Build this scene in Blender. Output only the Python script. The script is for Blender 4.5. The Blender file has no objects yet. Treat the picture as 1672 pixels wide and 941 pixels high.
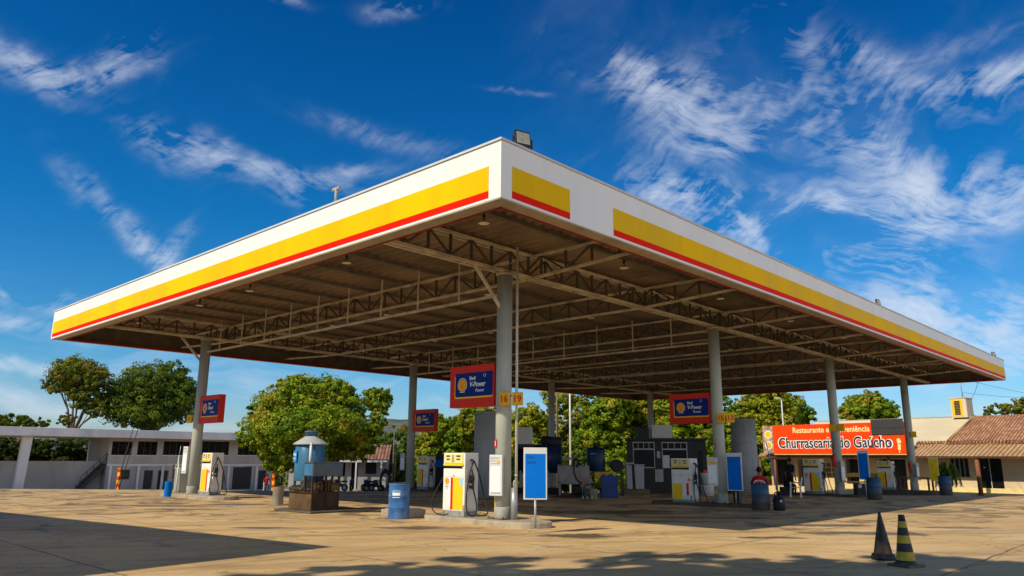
import bpy, bmesh, math, random
import numpy as np
from mathutils import Vector, Matrix, noise as mnoise
random.seed(7); rng = np.random.default_rng(7)
SC = bpy.context.scene; COL = SC.collection
PI = math.pi; rad = math.radians
# ------------------------------------------------------------------ survey: camera station and canopy axes
F_PX, PITCH, ROLL, CH = 1229.5, .2227, .007, 1.65
_R = Vector((1,0,0)); FW = Vector((0,math.cos(PITCH),math.sin(PITCH))); _U = Vector((0,-math.sin(PITCH),math.cos(PITCH)))
RT = _R*math.cos(ROLL)+_U*math.sin(ROLL); UP = _U*math.cos(ROLL)-_R*math.sin(ROLL)
CAM = Vector((0,0,CH))
def ray(px,py): return (FW*F_PX+RT*(px-836)+UP*(470.5-py)).normalized()
def gz(y): 
    t=max(0,y-39); return -0.043*min(t,72) if t>0 else 0.0
def gp(px,py,z=0.0):
    d=ray(px,py); t=(z-CH)/d.z; return CAM+d*t
def hit(px,py,P,e):
    """sight line against the vertical plane through P along unit e -> (distance along e, height)"""
    d=ray(px,py); n=Vector((-e[1],e[0],0)); t=(Vector((P[0],P[1],CH))-CAM).dot(n)/d.dot(n); q=CAM+d*t
    return (q.x-P[0])*e[0]+(q.y-P[1])*e[1], q.z
def at(px,Y,z=0.0): 
    py=748; 
    for _ in range(3):
        d=ray(px,py); t=Y/d.y; q=CAM+d*t; py-= (z-q.z)*F_PX/Y
    return Vector((q.x,Y,z))
OX,OY,TH = -.2322,13.8793,.816
AX=(-math.sin(TH),math.cos(TH)); BX=(math.cos(TH),math.sin(TH))
def W(a,b,z=0.0): return Vector((OX+AX[0]*a+BX[0]*b, OY+AX[1]*a+BX[1]*b, z))
RZ=-(PI/2-TH)            # local x = -a direction (towards the right-hand fascia), local y = +b
# ------------------------------------------------------------------ node helpers
def newmat(name):
    m=bpy.data.materials.new(name); m.use_nodes=True; nt=m.node_tree; nt.nodes.clear()
    out=nt.nodes.new('ShaderNodeOutputMaterial'); return m,nt,out
class N:
    def __init__(s,nt): s.nt=nt
    def n(s,t,**kw):
        x=s.nt.nodes.new(t)
        for k,v in kw.items(): setattr(x,k,v)
        return x
    def link(s,a,b): s.nt.links.new(a,b)
    def setin(s,sock,v):
        if hasattr(v,'is_output') or isinstance(v,bpy.types.NodeSocket): s.link(v,sock)
        else: sock.default_value=v
    def math(s,op,a,b=None,c=None,clamp=False):
        x=s.n('ShaderNodeMath',operation=op); x.use_clamp=clamp; s.setin(x.inputs[0],a)
        if b is not None: s.setin(x.inputs[1],b)
        if c is not None: s.setin(x.inputs[2],c)
        return x.outputs[0]
    def vmath(s,op,a,b=None,sc=None):
        x=s.n('ShaderNodeVectorMath',operation=op); s.setin(x.inputs[0],a)
        if b is not None: s.setin(x.inputs[1],b)
        if sc is not None: s.setin(x.inputs[3],sc)
        return x.outputs['Value'] if op in('LENGTH','DOT_PRODUCT','DISTANCE') else x.outputs[0]
    def noise(s,vec,scale,detail=4,rough=.55,dist=0,typ=None):
        x=s.n('ShaderNodeTexNoise'); s.link(vec,x.inputs['Vector']); x.inputs['Scale'].default_value=scale
        x.inputs['Detail'].default_value=detail; x.inputs['Roughness'].default_value=rough; x.inputs['Distortion'].default_value=dist
        return x
    def ramp(s,fac,stops,interp='LINEAR'):
        x=s.n('ShaderNodeValToRGB'); s.link(fac,x.inputs[0]); cr=x.color_ramp; cr.interpolation=interp
        while len(cr.elements)<len(stops): cr.elements.new(.5)
        for e,(p,c) in zip(cr.elements,stops):
            e.position=p; e.color=(c,c,c,1) if isinstance(c,(int,float)) else (*c,1)
        return x.outputs[0]
    def mix(s,fac,a,b,blend='MIX'):
        x=s.n('ShaderNodeMix',data_type='RGBA',blend_type=blend); x.clamp_factor=True
        s.setin(x.inputs[0],fac)
        for k,v in ((6,a),(7,b)):
            if isinstance(v,tuple): x.inputs[k].default_value=(*v[:3],1)
            else: s.link(v,x.inputs[k])
        return x.outputs[2]
    def smooth(s,v,lo,hi,a=0.,b=1.):
        x=s.n('ShaderNodeMapRange',interpolation_type='SMOOTHSTEP'); s.setin(x.inputs[0],v)
        for i,q in enumerate((lo,hi,a,b)): x.inputs[1+i].default_value=q
        return x.outputs[0]
    def bump(s,h,strength=.3,dist=.02):
        x=s.n('ShaderNodeBump'); s.link(h,x.inputs['Height']); x.inputs['Strength'].default_value=strength; x.inputs['Distance'].default_value=dist
        return x.outputs[0]
def pbr(name,col,rough=.5,metal=0,var=.18,scale=3.,dirt=0.,dirtcol=(.09,.07,.05),bump=0.,bscale=40.,stretch=None,dscale=1.5,low=0.,spec=.22,fade=None):
    m,nt,out=newmat(name); g=N(nt)
    tc=g.n('ShaderNodeTexCoord'); oi=g.n('ShaderNodeObjectInfo')
    off=g.vmath('SCALE',(7.3,3.1,5.7),sc=oi.outputs['Random']); v=g.vmath('ADD',tc.outputs['Object'],off)
    if stretch: v2=g.vmath('MULTIPLY',v,stretch)
    else: v2=v
    n1=g.noise(v2,scale,5).outputs[0]
    c=g.mix(g.smooth(n1,.3,.7),tuple(x*(1-var) for x in col),tuple(min(1,x*(1+var*.6)) for x in col))
    if dirt>0:
        n2=g.noise(v2,dscale,8,.68).outputs[0]
        c=g.mix(g.smooth(n2,.62-.25*dirt,.80-.1*dirt,0,min(1,.35+dirt)),c,dirtcol)
    if low>0:   # grime climbing up from the foot of the part
        sp=g.n('ShaderNodeSeparateXYZ'); g.link(tc.outputs['Object'],sp.inputs[0])
        n3=g.noise(v,6,5,.7).outputs[0]; zz=g.math('ADD',sp.outputs[2],g.math('MULTIPLY',g.math('SUBTRACT',n3,.5),low*1.3))
        c=g.mix(g.smooth(zz,0,low,.75,0),c,dirtcol)
    if fade:
        sp=g.n('ShaderNodeSeparateXYZ'); g.link(tc.outputs['Object'],sp.inputs[0])
        c=g.mix(g.smooth(g.math('ADD',sp.outputs[2],g.math('MULTIPLY',g.math('SUBTRACT',n1,.5),.35)),fade[0],fade[1]),fade[2],c)
    p=g.n('ShaderNodeBsdfPrincipled'); g.link(c,p.inputs['Base Color']); p.inputs['Metallic'].default_value=metal
    p.inputs['Specular IOR Level'].default_value=spec
    g.link(g.smooth(n1,.2,.8,max(0.03,rough-.12),min(1,rough+.14)),p.inputs['Roughness'])
    if bump>0:
        nb=g.noise(v,bscale,4,.6).outputs[0]; g.link(g.bump(nb,bump,.01),p.inputs['Normal'])
    g.link(p.outputs[0],out.inputs[0]); return m
# ------------------------------------------------------------------ mesh builder
class MB:
    def __init__(s): s.bm=bmesh.new(); s.mi=0
    def _f(s,vs,sm=False):
        try: f=s.bm.faces.new(vs)
        except ValueError: return None
        f.material_index=s.mi; f.smooth=sm; return f
    def poly(s,pts): return s._f([s.bm.verts.new(p) for p in pts])
    def hexa(s,P):
        v=[s.bm.verts.new(p) for p in P]
        for q in ((3,2,1,0),(4,5,6,7),(0,1,5,4),(1,2,6,5),(2,3,7,6),(3,0,4,7)): s._f([v[i] for i in q])
    def box(s,x0,x1,y0,y1,z0,z1):
        s.hexa([(x0,y0,z0),(x1,y0,z0),(x1,y1,z0),(x0,y1,z0),(x0,y0,z1),(x1,y0,z1),(x1,y1,z1),(x0,y1,z1)]); return s
    def rbox(s,c,size,rz=0,rx=0,ry=0):
        M=Matrix.Rotation(rz,3,'Z')@Matrix.Rotation(ry,3,'Y')@Matrix.Rotation(rx,3,'X'); h=[q/2 for q in size]
        s.hexa([Vector(c)+M@Vector((a*h[0],b*h[1],d*h[2])) for d in(-1,1) for a,b in((-1,-1),(1,-1),(1,1),(-1,1))]); return s
    def bar(s,p,q,w,h=None,upv=(0,0,1)):
        p,q=Vector(p),Vector(q); h=h or w; d=(q-p).normalized(); u=Vector(upv)
        if abs(d.dot(u))>.98: u=Vector((1,0,0)) if abs(d.x)<.9 else Vector((0,1,0))
        r=d.cross(u).normalized(); u=r.cross(d)
        o=[r*(a*w/2)+u*(b*h/2) for a,b in((-1,-1),(1,-1),(1,1),(-1,1))]
        s.hexa([p+k for k in o]+[q+k for k in o]); return s
    def cyl(s,p,q,r,r2=None,n=16,caps=True):
        p,q=Vector(p),Vector(q); r2=r if r2 is None else r2; d=(q-p).normalized(); u=Vector((0,0,1)) if abs(d.z)<.95 else Vector((1,0,0))
        a=d.cross(u).normalized(); b=d.cross(a)
        A=[s.bm.verts.new(p+(a*math.cos(2*PI*i/n)+b*math.sin(2*PI*i/n))*r) for i in range(n)]
        B=[s.bm.verts.new(q+(a*math.cos(2*PI*i/n)+b*math.sin(2*PI*i/n))*r2) for i in range(n)]
        for i in range(n): s._f([A[i],A[(i+1)%n],B[(i+1)%n],B[i]],True)
        if caps: s._f(A[::-1]); s._f(B)
        return s
    def lathe(s,prof,c=(0,0,0),n=24,cap=True,sm=True):
        rings=[[s.bm.verts.new((c[0]+r*math.cos(2*PI*i/n),c[1]+r*math.sin(2*PI*i/n),c[2]+z)) for i in range(n)] for r,z in prof]
        for A,B in zip(rings,rings[1:]):
            for i in range(n): s._f([A[i],A[(i+1)%n],B[(i+1)%n],B[i]],sm)
        if cap: s._f(rings[0][::-1]); s._f(rings[-1])
        return s
    def tube(s,pts,r,n=8,res=6,closed=False):
        P=[Vector(p) for p in pts]; Q=[]
        for i in range(len(P)-1):
            a=P[max(0,i-1)];b=P[i];c=P[i+1];d=P[min(len(P)-1,i+2)]
            for k in range(res):
                t=k/res; Q.append(.5*((2*b)+(c-a)*t+(2*a-5*b+4*c-d)*t*t+(3*b-a-3*c+d)*t**3))
        Q.append(P[-1]); prev=None; u=None
        for i,q in enumerate(Q):
            d=(Q[min(i+1,len(Q)-1)]-Q[max(i-1,0)]).normalized()
            if u is None: u=d.orthogonal().normalized()
            u=(u-d*u.dot(d)).normalized(); v=d.cross(u)
            ring=[s.bm.verts.new(q+(u*math.cos(2*PI*k/n)+v*math.sin(2*PI*k/n))*r) for k in range(n)]
            if prev:
                for k in range(n): s._f([prev[k],prev[(k+1)%n],ring[(k+1)%n],ring[k]],True)
            else: s._f(ring[::-1])
            prev=ring
        s._f(prev); return s
    def prism(s,poly,y0,y1,axis='y'):
        """polygon in (x,z) extruded along y (or polygon in (x,y) extruded along z)"""
        f=(lambda p,t:(p[0],t,p[1])) if axis=='y' else ((lambda p,t:(p[0],p[1],t)) if axis=='z' else (lambda p,t:(t,p[0],p[1])))
        A=[s.bm.verts.new(f(p,y0)) for p in poly]; B=[s.bm.verts.new(f(p,y1)) for p in poly]; n=len(poly)
        for i in range(n): s._f([A[i],A[(i+1)%n],B[(i+1)%n],B[i]])
        s._f(A[::-1]); s._f(B); return s
    def ball(s,c,r,sc=(1,1,1),n=12):
        m=Matrix.Translation(c)@Matrix.Diagonal((*sc,1)); r_=bmesh.ops.create_uvsphere(s.bm,u_segments=n,v_segments=max(6,n//2+2),radius=r,matrix=m)
        for v in r_['verts']:
            for f in v.link_faces: f.smooth=True; f.material_index=s.mi
        return s
    def build(s,name,mats,parent=None,bevel=0,loc=None,rz=0,recalc=True):
        if recalc: bmesh.ops.recalc_face_normals(s.bm,faces=s.bm.faces[:])
        me=bpy.data.meshes.new(name); s.bm.to_mesh(me); s.bm.free()
        for m in (mats if isinstance(mats,(list,tuple)) else [mats]): me.materials.append(m)
        o=bpy.data.objects.new(name,me); COL.objects.link(o)
        if parent: o.parent=parent
        if loc is not None: o.location=loc
        o.rotation_euler=(0,0,rz)
        if bevel:
            b=o.modifiers.new('bevel','BEVEL'); b.width=bevel; b.segments=2; b.limit_method='ANGLE'; b.angle_limit=rad(40)
        return o
def tag(o,label,cat,group=None):
    o['label']=label; o['category']=cat
    if group: o['group']=group
    return o
def thing(name,label,cat,loc,rz=0,group=None):
    o=bpy.data.objects.new(name,None); COL.objects.link(o); o.empty_display_size=.2
    o.location=loc; o.rotation_euler=(0,0,rz); return tag(o,label,cat,group)
def struct(o): o['kind']='structure'; return o
def copy_tree(o,loc=None,rz=None,label=None,parent=None):
    c=o.copy(); COL.objects.link(c); c.parent=parent
    if loc is not None: c.location=loc
    if rz is not None: c.rotation_euler=(0,0,rz)
    if label: c['label']=label
    for ch in list(o.children): copy_tree(ch,parent=c)
    return c
def text(name,body,size,m,parent,loc,rz=0,depth=.004,align='CENTER',offset=0,sx=1.,shear=0.,bold=0):
    """lettering standing upright in the local xz plane, facing -y"""
    cu=bpy.data.curves.new('lettering','FONT'); cu.body=body; cu.size=size; cu.align_x=align; cu.align_y='CENTER'
    cu.extrude=depth; cu.offset=offset; cu.resolution_u=4; cu.shear=shear
    o=bpy.data.objects.new('lettering',cu); COL.objects.link(o); dg=bpy.context.evaluated_depsgraph_get()
    me=bpy.data.meshes.new_from_object(o.evaluated_get(dg)); bpy.data.objects.remove(o); bpy.data.curves.remove(cu)
    me.transform(Matrix.Rotation(PI/2,4,'X')@Matrix.Diagonal((sx,1,1,1))); me.materials.clear(); me.materials.append(m)
    t=bpy.data.objects.new(name,me); COL.objects.link(t); t.parent=parent; t.location=loc; t.rotation_euler=(0,0,rz); return t
def openwall(mb,x0,x1,z0,z1,ops,y0,y1):
    """wall slab along x with real rectangular openings (ox0,ox1,oz0,oz1)"""
    xs=sorted({x0,x1,*[q for o in ops for q in o[:2]]}); xs=[x for x in xs if x0<=x<=x1]
    for a,b in zip(xs,xs[1:]):
        zs=sorted([(o[2],o[3]) for o in ops if o[0]<=a+1e-6 and o[1]>=b-1e-6]); z=z0
        for lo,hi in zs:
            if lo>z+1e-4: mb.box(a,b,y0,y1,z,lo)
            z=hi
        if z1>z+1e-4: mb.box(a,b,y0,y1,z,z1)
# ------------------------------------------------------------------ materials
M={}
M['steel']=pbr('truss_paint',(.58,.50,.37),.55,0,.3,2,.35,(.10,.07,.045))
M['purlin']=pbr('purlin_paint',(.16,.13,.10),.6,0,.25,2,.3,(.07,.05,.035))
M['deck']=pbr('roof_sheet',(.68,.56,.41),.6,.1,.35,.9,.45,(.15,.11,.07),stretch=(.5,.5,1))
M['white']=pbr('fascia_white',(.80,.78,.72),.5,0,.06,.6,.20,(.66,.63,.55),dscale=1.4,stretch=(1,1,.10))
M['yellow']=pbr('fascia_yellow',(.84,.495,.0),.55,0,.10,.9,.08,(.74,.45,.01),dscale=1.6,stretch=(1,1,.12),spec=.06)
M['red']=pbr('fascia_red',(.80,.012,.0),.55,0,.06,.7,spec=.06)
M['soffit']=pbr('soffit_trim',(.42,.34,.24),.5,0,.2,1.5,.3,(.2,.15,.1))
M['redtrim']=pbr('red_trim',(.32,.02,.015),.5)
M['column']=pbr('column_paint',(.42,.44,.38),.5,0,.12,1.6,.42,(.27,.26,.21),bump=.06,bscale=25,stretch=(1,1,.35))
M['collar']=pbr('column_foot',(.36,.35,.30),.75,0,.2,6,.5,(.16,.13,.1),bump=.3)
M['pumpwhite']=pbr('pump_white',(.74,.73,.68),.32,0,.06,3,.12,(.38,.33,.25),low=.32)
M['pumpyellow']=pbr('pump_yellow',(.82,.53,.01),.32,0,.07,3,.08,(.45,.3,.05))
M['pumpred']=pbr('pump_red',(.62,.015,.012),.32,0,.07,3)
M['pumpcream']=pbr('pump_bezel',(.80,.66,.25),.35,0,.1,4)
M['pumpgrey']=pbr('pump_plinth',(.28,.28,.27),.6,0,.25,8,.6,(.05,.045,.04),bump=.2)
M['black']=pbr('black_rubber',(.018,.018,.019),.5,0,.3,8,.2,(.07,.06,.05))
M['dark']=pbr('dark_paint',(.03,.032,.035),.5,0,.3,4,.25,(.08,.06,.04))
M['hose']=pbr('hose_rubber',(.035,.032,.028),.45,0,.25,12)
M['display']=pbr('display_glass',(.06,.065,.05),.15,0,.2,9)
M['chrome']=pbr('bright_metal',(.6,.6,.6),.28,.8,.15,6)
M['signred']=pbr('sign_red',(.66,.028,.008),.5,0,.08,2,.15,(.3,.05,.03))
M['signorange']=pbr('sign_orange',(.86,.055,.0),.4,0,.05,1)
M['signblue']=pbr('sign_blue',(.006,.025,.19),.5,0,.08,2,spec=.1)
M['boardblue']=pbr('board_blue',(.002,.15,.60),.6,0,.1,1.2,.06,(.03,.2,.5),spec=.08)
M['lettwhite']=pbr('letter_white',(.8,.8,.78),.5,0,.03)
M['lettdark']=pbr('letter_black',(.02,.03,.045),.5,0,.1)
M['lettcream']=pbr('letter_cream',(.85,.72,.30),.5,0,.05)
M['logoyellow']=pbr('logo_yellow',(.88,.50,.01),.4,0,.03)
M['logored']=pbr('logo_red',(.65,.03,.02),.4,0,.03)
M['plateyellow']=pbr('plate_yellow',(.82,.46,.01),.4,0,.1,5,.12,(.4,.25,.05))
M['kerb']=pbr('kerb_concrete',(.36,.30,.22),.85,0,.25,3,.4,(.14,.11,.08),bump=.5,bscale=18)
M['pipe']=pbr('pipe_paint',(.55,.54,.46),.4,0,.12,2,.2,(.3,.27,.2))
M['galv']=pbr('galvanised',(.36,.37,.38),.45,.5,.2,5,.25,(.18,.16,.13))
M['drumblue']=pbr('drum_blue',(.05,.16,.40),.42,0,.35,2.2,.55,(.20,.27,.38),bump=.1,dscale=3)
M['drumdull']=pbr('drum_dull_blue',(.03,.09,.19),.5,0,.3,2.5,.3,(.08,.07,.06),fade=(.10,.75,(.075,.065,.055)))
M['drumgrey']=pbr('drum_green_grey',(.42,.44,.38),.5,0,.12,2.5,.4,(.22,.2,.15),low=.12)
M['tankgrey']=pbr('tank_grey',(.36,.39,.40),.6,.0,.15,1.2,.3,(.13,.13,.13),stretch=(1,1,.25))
M['unitblue']=pbr('tank_blue_paint',(.045,.16,.29),.42,0,.2,2.5,.25,(.10,.19,.25),bump=.05,stretch=(1,1,.4))
M['unitgrey']=pbr('trough_paint',(.10,.12,.14),.5,.3,.25,3,.5,(.05,.045,.04))
M['rust']=pbr('rusty_plate',(.06,.036,.02),.7,.2,.5,3.5,.7,(.035,.025,.018),bump=.4,stretch=(1,1,.5))  # rust, darkened to carry the shade of the sump's unlit side
M['rustlight']=pbr('rusty_tan',(.15,.09,.04),.7,.1,.5,3,.95,(.035,.022,.013),bump=.3,stretch=(1,1,.6))
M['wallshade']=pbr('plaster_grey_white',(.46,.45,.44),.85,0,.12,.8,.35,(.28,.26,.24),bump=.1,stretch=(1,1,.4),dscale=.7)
M['kerbdark']=pbr('stained_kerb',(.10,.08,.06),.85,0,.25,3,.4,(.05,.04,.03),bump=.5,bscale=18)  # darker copy of the kerb concrete
M['wallbeige']=pbr('plaster_beige',(.58,.46,.28),.85,0,.10,.9,.3,(.36,.26,.15),bump=.12,dscale=.8)
M['plinth']=pbr('plinth_yellow',(.68,.52,.24),.8,0,.15,2,.3,(.4,.3,.15))
M['cream']=pbr('cream_sheet',(.62,.53,.34),.7,0,.10,.5,.35,(.48,.38,.24),stretch=(.4,1,1),dscale=.6)
M['slab']=pbr('roof_slab_white',(.58,.58,.59),.7,0,.1,.5,.2,(.42,.41,.4),stretch=(1,1,.3),dscale=.4)
M['glassdark']=pbr('window_glass',(.008,.009,.01),.25,0,.4,3,spec=.12)
M['frame']=pbr('window_frame',(.30,.30,.28),.4,.4,.1)
M['kiosk']=pbr('kiosk_wall',(.042,.044,.044),.7,0,.1,1.2,.2,(.07,.07,.07))
M['navy']=pbr('navy_tank',(.012,.03,.075),.35,.1,.35,1.5,.25,(.03,.04,.06))
M['sheetsteel']=pbr('dull_sheet_steel',(.19,.18,.165),.42,.5,.3,2.5,.5,(.09,.07,.05))
M['plasticwhite']=pbr('white_plastic',(.62,.62,.6),.4,0,.06,3,.15,(.4,.38,.33))
M['binwhite']=pbr('bin_white',(.36,.37,.39),.5,0,.08,3,.2,(.2,.19,.17))
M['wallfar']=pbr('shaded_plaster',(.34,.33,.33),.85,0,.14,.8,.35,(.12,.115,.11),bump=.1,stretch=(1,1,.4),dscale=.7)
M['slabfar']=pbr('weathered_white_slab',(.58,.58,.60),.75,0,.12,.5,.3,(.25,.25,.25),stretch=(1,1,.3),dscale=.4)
M['steeldark']=pbr('truss_web_paint',(.085,.07,.05),.6,0,.3,2,.3,(.09,.065,.045))
M['bluecab']=pbr('blue_cabinet',(.012,.05,.20),.4,0,.2,2)
M['cloth']=pbr('yellow_cloth',(.50,.34,.06),.85,0,.25,5,bump=.3)
M['tub']=pbr('beige_tub',(.30,.26,.2),.6,0,.2,3,.3)
M['card']=pbr('cardboard',(.16,.11,.065),.85,0,.2,3,.3)
M['redplastic']=pbr('red_plastic',(.55,.03,.02),.4,0,.1)
M['brownwood']=pbr('brown_wood',(.22,.085,.045),.6,0,.3,3,.2,stretch=(1,1,.2))
M['benchyellow']=pbr('bench_yellow',(.62,.42,.07),.5,0,.1)
M['skin']=pbr('skin',(.24,.12,.07),.5,0,.08)
M['hair']=pbr('hair',(.012,.010,.009),.5,0,.2,30)
M['shirtred']=pbr('red_shirt',(.42,.015,.02),.85,0,.2,8,bump=.2)
M['clothdark']=pbr('dark_clothes',(.016,.017,.022),.85,0,.3,8)
M['jeans']=pbr('jeans',(.04,.06,.11),.85,0,.2,8)
M['coneblack']=pbr('cone_black',(.028,.028,.028),.5,0,.3,9,.35,(.13,.10,.07),low=.1)
M['coneyellow']=pbr('cone_yellow',(.48,.32,.03),.55,0,.25,9,.55,(.22,.15,.05))
M['conedirty']=pbr('cone_dirty',(.035,.028,.022),.7,0,.5,6,.75,(.20,.135,.075),stretch=(1,1,.35))
M['lampface']=pbr('lamp_face',(.78,.70,.55),.4,0,.05)
M['floodglass']=pbr('floodlight_glass',(.30,.30,.24),.15,0,.2,9)
M['bark']=pbr('bark',(.13,.10,.075),.9,0,.35,6,.3,(.05,.04,.03),bump=.5,bscale=14,stretch=(1,1,.3))
M['barkpale']=pbr('pale_bark',(.30,.25,.17),.9,0,.3,6,.3,bump=.4,stretch=(1,1,.3))
M['tyre']=pbr('tyre',(.015,.015,.015),.8,0,.3,20)
M['bluesticker']=pbr('blue_sticker',(.02,.22,.6),.4,0,.05)
M['bluepale']=pbr('pale_blue_sticker',(.35,.55,.72),.4,0,.05)
def tile_mat(name,c1,c2,c3,cw=.22,rl=.4):
    m,nt,out=newmat(name); g=N(nt); tc=g.n('ShaderNodeTexCoord'); sp=g.n('ShaderNodeSeparateXYZ'); g.link(tc.outputs['Object'],sp.inputs[0])
    x=g.math('FRACT',g.math('DIVIDE',sp.outputs[0],cw)); y=g.math('FRACT',g.math('DIVIDE',sp.outputs[1],rl))
    h=g.math('ADD',g.math('SINE',g.math('MULTIPLY',x,PI)),g.math('MULTIPLY',y,-.35))
    cell=g.n('ShaderNodeTexWhiteNoise',noise_dimensions='2D'); fl=g.n('ShaderNodeVectorMath',operation='FLOOR')
    g.link(g.vmath('MULTIPLY',tc.outputs['Object'],(1/cw,1/rl,0)),fl.inputs[0]); g.link(fl.outputs[0],cell.inputs['Vector'])
    nz=g.noise(tc.outputs['Object'],.7,6,.65).outputs[0]
    c=g.mix(g.smooth(g.math('ADD',g.math('MULTIPLY',cell.outputs[0],.5),g.math('MULTIPLY',nz,.6)),.3,.85),c1,c2)
    c=g.mix(g.smooth(nz,.52,.7,0,.75),c,c3); c=g.mix(g.smooth(h,.0,.45,.75,0),c,(.03,.018,.012))
    p=g.n('ShaderNodeBsdfPrincipled'); g.link(c,p.inputs['Base Color']); p.inputs['Roughness'].default_value=.85
    g.link(g.bump(h,.9,.06),p.inputs['Normal']); g.link(p.outputs[0],out.inputs[0]); return m
M['tileclay']=tile_mat('clay_tiles',(.32,.13,.06),(.52,.26,.13),(.24,.10,.05))
M['tilestrip']=tile_mat('weathered_tiles',(.40,.23,.10),(.50,.31,.15),(.30,.17,.08),.3,.5)
M['tileold']=tile_mat('old_tiles',(.17,.075,.05),(.33,.15,.085),(.05,.035,.03),.3,.5)
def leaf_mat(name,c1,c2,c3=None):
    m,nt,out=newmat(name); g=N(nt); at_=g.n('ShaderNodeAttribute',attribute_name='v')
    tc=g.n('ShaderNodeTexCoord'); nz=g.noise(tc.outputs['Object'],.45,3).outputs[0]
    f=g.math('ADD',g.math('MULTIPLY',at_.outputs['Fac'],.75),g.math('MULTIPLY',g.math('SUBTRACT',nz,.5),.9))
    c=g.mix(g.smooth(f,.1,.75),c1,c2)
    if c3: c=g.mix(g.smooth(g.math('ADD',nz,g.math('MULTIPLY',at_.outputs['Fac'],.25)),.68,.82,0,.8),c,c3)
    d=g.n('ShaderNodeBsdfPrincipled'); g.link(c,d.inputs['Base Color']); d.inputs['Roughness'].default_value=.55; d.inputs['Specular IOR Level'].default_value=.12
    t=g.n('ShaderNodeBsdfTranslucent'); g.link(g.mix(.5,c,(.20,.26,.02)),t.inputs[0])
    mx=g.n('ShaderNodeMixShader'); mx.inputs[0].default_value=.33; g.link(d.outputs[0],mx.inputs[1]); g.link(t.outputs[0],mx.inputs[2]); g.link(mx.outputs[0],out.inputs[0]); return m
M['leafA']=leaf_mat('foliage_olive',(.055,.085,.008),(.31,.31,.022),(.30,.20,.05))
M['leafB']=leaf_mat('foliage_deep_green',(.032,.07,.010),(.20,.26,.02))
M['leafC']=leaf_mat('foliage_bright_green',(.060,.13,.008),(.38,.46,.012),(.44,.26,.04))
M['leafD']=leaf_mat('foliage_yellow_green',(.09,.13,.008),(.52,.48,.015),(.45,.32,.05))
M['leafE']=leaf_mat('foliage_hedge',(.018,.036,.008),(.075,.10,.015))
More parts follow.
